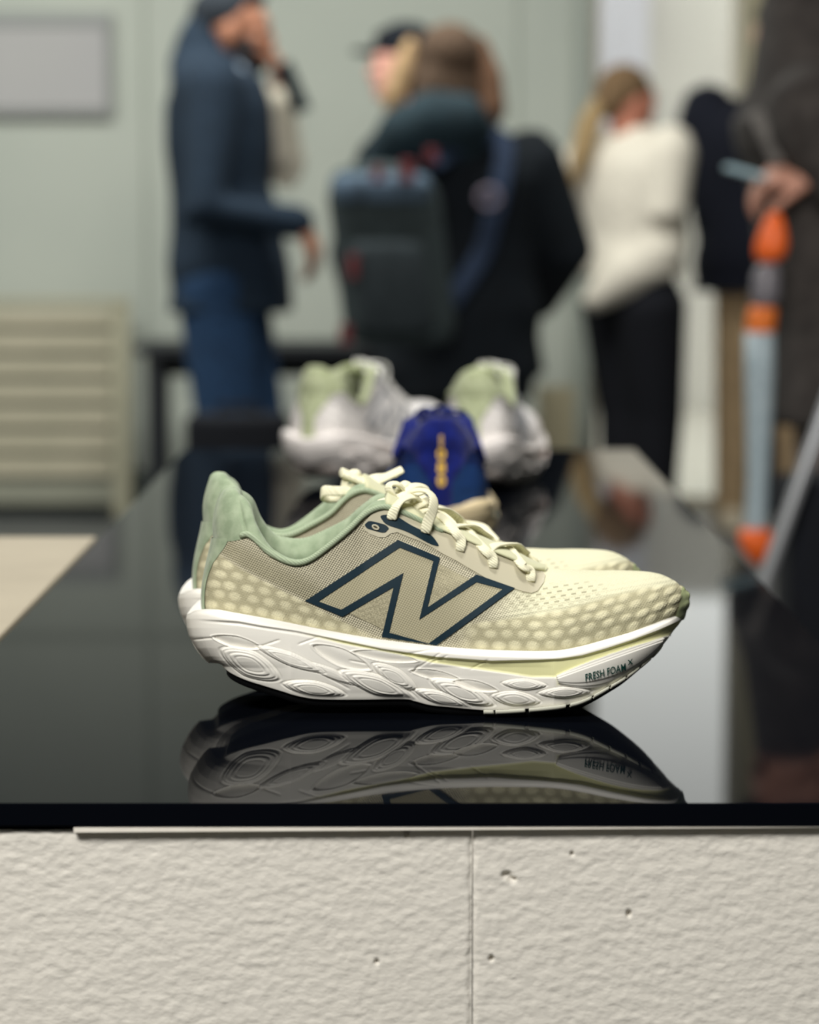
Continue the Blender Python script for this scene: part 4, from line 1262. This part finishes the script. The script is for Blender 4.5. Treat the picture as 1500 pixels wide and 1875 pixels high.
        for hip, kn, ank in L:
            tr_.tube([hip, kn, ank - [0, 0, .035]], [.096 * k * leg_w, .070 * k * leg_w, .056 * k * leg_w])
        tr_.link('trousers', trouser_mat, s.root, remesh=.014, relax=4)
        for hip, kn, ank in L:
            b = MB()
            b.tube([ank + [-.045, 0, -.042], ank + [.05, 0, -.045], ank + [.165 * k, 0, -.058]], [.046, .046, .034])
            b.box(ank[0] - .09, ank[0] + .20 * k, ank[1] - .046, ank[1] + .046, 0.002, .030, bev=.012)
            sh_ = b.link('shoe', shoe_mat, s.root, remesh=.010, relax=3)
            dz_ = min(q.co.z for q in sh_.data.vertices)
            for q in sh_.data.vertices: q.co.z -= dz_ - .001
        if hair:
            hmb = MB(); hair(hmb, hb, hp); hmb.link('hair', hair_mat, s.root, remesh=.010, relax=3)
        s.head, s.hp, s.hb, s.A = head, hp, hb, A
        return s
def short_hair(mb, hb, hp):
    hb(mb, (-.030, 0, .052), (.096, .083, .078)); hb(mb, (-.070, 0, .000), (.050, .070, .070)); hb(mb, (.030, 0, .092), (.060, .066, .032))
def beard(mb, hb, hp): pass

# the man in the navy jacket
MY = 4.8 * KD
man = Person('man in navy jacket and blue jeans, hand and dark phone raised to his mouth', 405, MY, 0, 1.83)
J = man.J
navy = cloth('navy_wool', (30, 46, 62), .8, 60)
cream = cloth('cream_cotton', (232, 224, 206), .93, 60)
def man_extra(mb, s):
    k = s.k
    mb.loft([(.055, 0, .79 * k, .155, .20), (.05, 0, .90 * k, .155, .20), (.03, 0, 1.05 * k, .145, .19), (.0, 0, 1.2 * k, .13, .18)])
    mb.tube([(-.05, 0, 1.49 * k), (-.045, 0, 1.545 * k)], [.092, .080], n=16)
    mb.tube([(-.045, -.13, 1.40 * k), (-.05, 0, 1.47 * k), (-.045, .13, 1.40 * k)], [.09, .10, .09])
man.build(arms=[(J(528, 305, MY + .12), J(505, 172, MY + .03)), (J(372, 384, MY - .27), J(556, 408, MY - .20))], head_yaw=-4, head_at=J(430, 58, MY), legs=((.12, .09), (-.0, -.10)),
          skin=(172, 118, 92), top='jacket', top_mat=navy, hem=.79, sleeve_mats=(cream, None), trouser_mat=cloth('blue_denim', (42, 72, 108), .66, 50), shoe_mat=mat('black_leather', srgb(16, 16, 20), .5),
          hair=short_hair, hair_mat=cloth('dark_hair', (44, 50, 58), .8, 80), top_fat=.016, leg_w=1.3, hand_pose=((man.D((.12, -.03, 1)), man.D((1, .1, -.05)), man.D((-.2, -1, .2)), .55), (man.D((.35, 0, -1)), man.D((.9, -.4, .3)), man.D((0, 1, .3)), .35)), extra=man_extra)
bd = MB(); man.hb(bd, (.046, 0, -.082), (.046, .050, .040)); man.hb(bd, (.030, .050, -.050), (.040, .012, .046)); man.hb(bd, (.030, -.050, -.050), (.040, .012, .046))
bd.link('beard', cloth('dark_beard', (52, 46, 46), .8, 80), man.root, remesh=.008)
sc_ = MB().tube([J(474, 160, MY - .03), J(490, 195, MY - .02), J(502, 240, MY), J(515, 290, MY + .02)], [.030, .040, .042, .035])
sc_.link('shirt_front', cream, man.root, remesh=.01)
co_ = MB().tube([J(408, 112, MY - .08), J(436, 130, MY - .085), J(462, 160, MY - .07)], [.020, .024, .018])
co_.link('shirt_collar', cloth('pale_blue_cotton', (150, 164, 180), .92), man.root, remesh=.008)
def slab(name, c, ax, ay, az, size, m, label, cat, bev=.008):
    """a small bar: c centre, ax/ay/az its axes"""
    M = np.stack([np.array(q, float) / np.linalg.norm(q) for q in (ax, ay, az)], 1)
    mb = MB().box(-size[0] / 2, size[0] / 2, -size[1] / 2, size[1] / 2, -size[2] / 2, size[2] / 2, bev=bev)
    mb.v = [tuple(M @ np.array(q) + np.array(c)) for q in mb.v]
    return tag(mb.link(name, m, smooth=False), label, cat)
slab('phone', at(536, 160, MY - .08), (.39, 0, -.92), (-.524, -.815, -.222), (.75, -.57, .32), (.150, .072, .012), mat('phone_black', srgb(20, 30, 36), .35), 'dark phone in the raised hand of the man in navy', 'phone', .004)

# woman seen from behind with the big rucksack
WY = 4.55 * KD
wom = Person('woman from behind, long brown hair, hooded black-green coat with a rucksack on', 842, WY, 92, 1.62)
J = wom.J
coat = cloth('dark_coat', (15, 23, 31), .7, 30)
def long_hair(mb, hb, hp):
    hb(mb, (-.035, 0, .045), (.104, .098, .094)); hb(mb, (-.070, .012, -.060), (.060, .098, .110)); hb(mb, (-.055, .050, -.130), (.045, .055, .110)); hb(mb, (-.050, -.062, -.150), (.045, .052, .130))
    hb(mb, (.010, -.082, -.120), (.040, .030, .150)); hb(mb, (.0, .088, -.070), (.045, .028, .110))
def wom_extra(mb, s):
    k = s.k
    mb.loft([(.0, 0, .60, .160, .205), (.0, 0, .72, .158, .205), (.0, 0, .86, .155, .205)])
wom.build(arms=[(J(650, 470, WY + .05), J(660, 560, WY + .25)), (J(1040, 462, WY + .02), J(985, 560, WY + .26))], head_at=J(818, 128, WY), head_yaw=14, skin=(214, 170, 148), torso_w=1.16, top='coat', top_mat=coat, hem=.72, drop=.05, trouser_mat=cloth('black_trousers', (12, 14, 22), .8),
          shoe_mat=mat('black_boot', srgb(14, 14, 18), .5), hair=long_hair, hair_mat=cloth('brown_hair', (98, 78, 62), .7, 70), top_fat=.032, legs=((0, .10), (0, -.10)), extra=wom_extra)
hood = MB()
for i in range(9):
    a = math.pi * i / 8
hood.tube([J(690, 300, WY - .08), J(735, 246, WY - .14), J(795, 222, WY - .17), J(850, 220, WY - .16), J(885, 250, WY - .10)], [.05, .075, .088, .075, .05])
hood.tube([J(720, 280, WY - .06), J(795, 262, WY - .12), J(860, 262, WY - .08)], [.06, .085, .07])
hood.link('hood', cloth('hood_fabric', (36, 54, 62), .75, 30), wom.root, remesh=.012)
# lighter strands at the rim of the hair
m_fair = cloth('fair_hair', (176, 146, 108), .8, 80)
MB().tube([J(752, 80, WY), J(738, 130, WY - .02), J(722, 180, WY - .04), J(715, 200, WY - .05)], [.02, .036, .034, .02]).link('hair_strand', m_fair, wom.root, remesh=.008)
MB().tube([J(880, 76, WY - .02), J(896, 140, WY - .05), J(900, 205, WY - .07), J(894, 240, WY - .08)], [.02, .038, .042, .02]).link('hair_strand', cloth('red_brown_hair', (120, 88, 66), .7, 80), wom.root, remesh=.008)
# rucksack
pk = empty('rucksack', tuple(at(705, 640, WY - .36)), label='grey-green rucksack with red tabs on the back of the woman', cat='rucksack')
PY = WY - .40
def P3(u, v, dy=0): return at(u, v, PY + dy)
m_pk = cloth('rucksack_cloth', (58, 68, 70), .78, 30)
b = MB()
c = P3(698, 470)
b.box(c[0] - .150, c[0] + .150, PY, PY + .20, P3(0, 636)[2], P3(0, 322)[2], bev=.06)
b.blob((c[0] - .01, PY + .10, P3(0, 330)[2]), (.13, .09, .05))
def shear(mb):
    zt_, zb2 = P3(0, 322)[2], P3(0, 636)[2]
    mb.v = [(x + .055 * min(1, max(0, (zt_ - z) / (zt_ - zb2))), y, z) for x, y, z in mb.v]
    return mb
shear(b)
part(b, 'sack', m_pk, pk, True, remesh=.012)
part(shear(MB().box(P3(625, 0)[0], P3(760, 0)[0], PY - .05, PY + .03, P3(0, 610)[2], P3(0, 440)[2], bev=.03)), 'front_pocket', cloth('pocket_cloth', (52, 60, 64), .8, 30), pk, True)
lidp = MB().box(P3(606, 0)[0], P3(790, 0)[0], PY - .03, PY + .20, P3(0, 372)[2], P3(0, 318)[2], bev=.03)
part(lidp, 'lid', cloth('lid_cloth', (98, 118, 138), .6, 20), pk, True)
m_red = mat('red_tab', srgb(112, 40, 44), .7)
for (u, v, w, h_, dy) in ((692, 318, 22, 26, -.045), (746, 312, 26, 40, -.045), (790, 284, 20, 26, .04), (646, 488, 18, 44, -.055), (632, 612, 22, 36, -.02)):
    part(rect(MB(), u - w / 2, v - h_ / 2, u + w / 2, v + h_ / 2, PY + dy, .012), 'tab', m_red, pk)
m_strap = cloth('strap_cloth', (44, 58, 82), .8, 40)
def strap(pts, w=.055, t=.014):
    mb = MB(); ribbon(mb, [np.array(q) for q in pts], normals=[(0, -1, .2)] * len(pts), w=w, t=t, n=40); return mb
part(strap([at(790, 300, PY + .14), at(850, 262, WY - .14), at(920, 256, WY - .155), at(918, 330, WY - .205), at(902, 400, WY - .215), at(880, 470, WY - .215), at(820, 560, PY + .15)]), 'shoulder_strap', m_strap, pk, True)
pb = at(895, 362, WY - .24)
ring = MB().tube([(pb[0] + .028 * math.cos(a), pb[1], pb[2] + .026 * math.sin(a)) for a in np.linspace(0, 2 * math.pi, 21)], .007, n=8, caps=False)
part(ring, 'round_patch', mat('pale_patch', srgb(120, 110, 124), .7), pk, True)

# person in a cap, mostly hidden by the woman
cap_p = Person('person in a black cap looking left, mostly hidden behind the long brown hair', 808, 5.3 * KD, 178, 1.70)
J = cap_p.J
cap_p.build(arms=[((.02, .26, 1.16), (.10, .24, .90)), ((.02, -.26, 1.16), (.10, -.24, .90))], head_at=J(734, 120, 5.3 * KD), head_yaw=0, lean=.2, drop=.06, skin=(226, 168, 150), top='jacket', top_mat=cloth('black_jacket', (20, 24, 30), .8), trouser_mat=cloth('dark_trousers', (18, 20, 26), .8), shoe_mat=mat('dark_shoe', srgb(24, 24, 28), .5), hair=short_hair, hair_mat=cloth('black_hair', (26, 24, 26), .8, 80))
cp = MB(); cap_p.hb(cp, (-.018, 0, .070), (.106, .090, .074)); cap_p.hb(cp, (.105, 0, .046), (.064, .066, .012))
cp.link('cap', cloth('black_cap', (20, 26, 36), .8), cap_p.root, remesh=.009)

# woman in the cream jumper
CY = 5.5 * KD
cw = Person('woman in cream jumper and black trousers with a fair ponytail, turned away', 1160, CY, 38, 1.63)
J = cw.J
m_cream = cloth('cream_knit', (226, 218, 203), .92, 50)
def pony(mb, hb, hp):
    hb(mb, (-.022, 0, .046), (.100, .086, .086)); hb(mb, (-.085, 0, .0), (.055, .066, .070))
def cw_extra(mb, s):
    mb.loft([(-.015, .01, .93, .140, .165), (-.015, 0, 1.0, .138, .165), (0, 0, 1.08, .130, .160)])
    mb.tube([J(1205, 460, CY - .1), J(1140, 505, CY - .12), J(1092, 545, CY - .12)], [.10, .085, .05])
    mb.tube([J(1120, 272, CY), J(1165, 268, CY), J(1200, 290, CY - .06), J(1212, 330, CY - .12)], [.05, .07, .07, .06])
cw.build(arms=[(J(1026, 326, CY + .02), J(1085, 420, CY + .16)), (J(1218, 376, CY - .16), J(1238, 462, CY + .08))], head_at=J(1152, 184, CY), head_yaw=-8, skin=(186, 122, 100), torso_w=1.0, top='jumper', top_mat=m_cream, hem=.97, trouser_mat=cloth('black_jeans', (12, 14, 22), .85), shoe_mat=mat('dark_trainer', srgb(26, 26, 30), .5),
         hair=pony, hair_mat=cloth('light_brown_hair', (128, 102, 74), .62, 80), top_fat=.03, legs=((.0, .05), (.05, -.05)), leg_w=1.42, extra=cw_extra)
pt = MB().tube([J(1098, 186, CY - .04), J(1078, 230, CY - .06), J(1062, 290, CY - .08), J(1050, 335, CY - .08)], [.03, .042, .036, .014])
pt.link('ponytail', cloth('fair_ponytail', (170, 144, 104), .8, 80), cw.root, remesh=.008)

# person in black behind the umbrella
BY = 5.75 * KD
bp_ = Person('person in black jacket and tan trousers beside the glazed opening, head hidden', 1404, BY, 95, 1.80)
J = bp_.J
bp_.build(arms=[(J(1312, 385, BY - .02), J(1322, 520, BY + .06)), (J(1470, 385, BY), J(1480, 520, BY + .04))], head_at=J(1424, 60, BY), skin=(200, 160, 140), torso_w=1.12, top='jacket', top_mat=cloth('black_down', (12, 16, 30), .8, 30), hem=.82, trouser_mat=cloth('tan_trousers', (188, 160, 124), .85), shoe_mat=mat('beige_trainer', srgb(214, 200, 176), .6), hair=short_hair, hair_mat=cloth('dark_brown_hair', (40, 34, 34), .8, 80), top_fat=.045, legs=((0, .115), (0, -.12)), leg_w=1.0)

# person with the phone at the right edge
GY = 3.3 * KD
gp = Person('person in grey-brown jacket at the right edge holding out a pale phone', 1548, GY, 178, 1.84)
J = gp.J
m_gj = cloth('grey_brown_jacket', (74, 69, 66), .72, 30)
def gp_extra(mb, s):
    mb.tube([J(1408, 190, GY), J(1452, 158, GY), J(1510, 126, GY), J(1570, 100, GY)], [.06, .085, .10, .10])
gp.build(arms=[(J(1580, 380, GY - .20), J(1504, 318, GY - .20)), (J(1560, 410, GY + .22), J(1500, 430, GY + .12))], head_at=J(1490, -95, GY), tilt=25, lean=.16, drop=.19, skin=(206, 152, 130), top='jacket', top_mat=m_gj, hem=.66, trouser_mat=cloth('taupe_trousers', (112, 100, 94), .85), shoe_mat=mat('brown_boot', srgb(86, 52, 44), .6), hair=short_hair, hair_mat=cloth('brown_short_hair', (60, 46, 40), .8, 80), top_fat=.03,
         hand_pose=((gp.D((-1, 0, -.05)), gp.D((-.12, -.45, 1)), gp.D((-.1, -.6, .9)), .55), ()), extra=gp_extra)
vs_ = MB(); ribbon(vs_, [J(1385, 205, GY - .16), J(1405, 250, GY - .2), J(1428, 300, GY - .2)], normals=[gp.D((0, -1, 0))] * 3, w=.03, t=.008)
vs_.link('jacket_strap', cloth('grey_webbing', (120, 116, 112), .85), gp.root)
hd_ = at(1364, 316, GY - .225)
slab('phone', hd_, (1, 0, -.28), (0, 1, 0), (.28, 0, 1), (.078, .07, .012), mat('phone_pale', srgb(170, 200, 210), .3), 'pale blue phone in the outstretched hand at the right edge', 'phone', .004)

# folded umbrella hanging at that person's side
UY = GY - .32
um = empty('folded_umbrella', tuple(at(1392, 1030, UY)), label='pale blue folded umbrella with orange handle and orange tip at right', cat='umbrella')
or_ = mat('orange_plastic', srgb(255, 112, 40), .45)
def prof(pts, n=24):
    mb = MB(); V = []
    for (u, v, r) in pts:
        c = at(u, v, UY)
        for k in range(n):
            a = 2 * math.pi * k / n
            V.append((c[0] + r * math.cos(a), c[1] + r * math.sin(a), c[2]))
    m = len(pts)
    F_ = [(i * n + k, i * n + (k + 1) % n, (i + 1) * n + (k + 1) % n, (i + 1) * n + k) for i in range(m - 1) for k in range(n)]
    F_ += [tuple(range(n))[::-1], tuple((m - 1) * n + k for k in range(n))]
    return mb.add(V, F_)
part(prof([(1420, 388, .006), (1418, 398, .016), (1416, 420, .025), (1413, 448, .032), (1410, 468, .030), (1408, 482, .014)]), 'handle', or_, um, True)
part(prof([(1408, 480, .014), (1404, 500, .026), (1402, 540, .028), (1398, 565, .024)]), 'collar', mat('smoky_collar', srgb(120, 116, 122), .4), um, True)
part(prof([(1398, 560, .024), (1396, 572, .028), (1392, 606, .028), (1391, 612, .026)]), 'band', mat('orange_band', srgb(236, 122, 40), .5), um, True)
part(prof([(1391, 608, .0275), (1391, 680, .0285), (1390, 780, .025), (1388, 880, .021), (1384, 960, .022), (1384, 972, .022)]), 'canopy', noisy('pale_blue_nylon', srgb(186, 200, 206), srgb(160, 178, 186), 60, .5), um, True)
part(prof([(1384, 968, .026), (1384, 980, .033), (1386, 1005, .030), (1388, 1028, .014), (1389, 1036, .004)]), 'tip', or_, um, True)

# bags
YB1 = 4.4 * KD
bg_ = empty('black_bag', (at(432, 800, YB1)[0], YB1, 0), label='tall black bag standing in front of the legs of the man in navy', cat='bag')
xa, xb, zb_ = at(338, 800, YB1)[0], at(528, 800, YB1)[0], at(430, 762, YB1)[2]
m_bag = cloth('black_nylon', (15, 18, 26), .8, 30)
part(MB().box(xa, xb, YB1, YB1 + .16, .0, zb_, bev=.02), 'bag_body', m_bag, bg_, True)
part(MB().tube([(xa + .08, YB1 + .08, zb_ - .02), (xa + .09, YB1 + .08, zb_ + .02), (xb - .09, YB1 + .08, zb_ + .02), (xb - .08, YB1 + .08, zb_ - .02)], .009, n=8), 'handle', m_bag, bg_, True)
YU = 2.85 * KD
su = empty('suitcase', (at(1520, 1000, YU)[0], YU + .1, 0), label='black suitcase at the right edge beside the silver pole', cat='suitcase')
xa, zt_ = at(1448, 1000, YU)[0], at(1480, 880, YU)[2]
part(MB().box(xa, xa + .36, YU, YU + .23, .05, zt_, bev=.03), 'shell', m_bag, su, True)
for xx in (xa + .05, xa + .31):
    for yy in (YU + .04, YU + .19):
        part(MB().tube([(xx, yy - .012, .025), (xx, yy + .012, .025)], .024, n=14), 'wheel', m_bag, su, True)
part(MB().tube([(xa + .11, YU + .2, zt_ - .02), (xa + .11, YU + .2, zt_ + .04), (xa + .25, YU + .2, zt_ + .04), (xa + .25, YU + .2, zt_ - .02)], .010, n=8), 'handle', m_bag, su, True)
p0, p1 = at(1412, 1030, YU - .05), at(1512, 752, YU - .05)
dv = (p1 - p0) / np.linalg.norm(p1 - p0)
p_low = p0 + dv * (-(p0[2] - .012) / dv[2])
pole = MB().tube([p_low, p1 + dv * .25], .0125, n=14).link('pole', mat('satin_silver', srgb(190, 192, 196), .35, .6))
tag(pole, 'slim silver pole leaning beside the black suitcase at the right edge', 'pole')
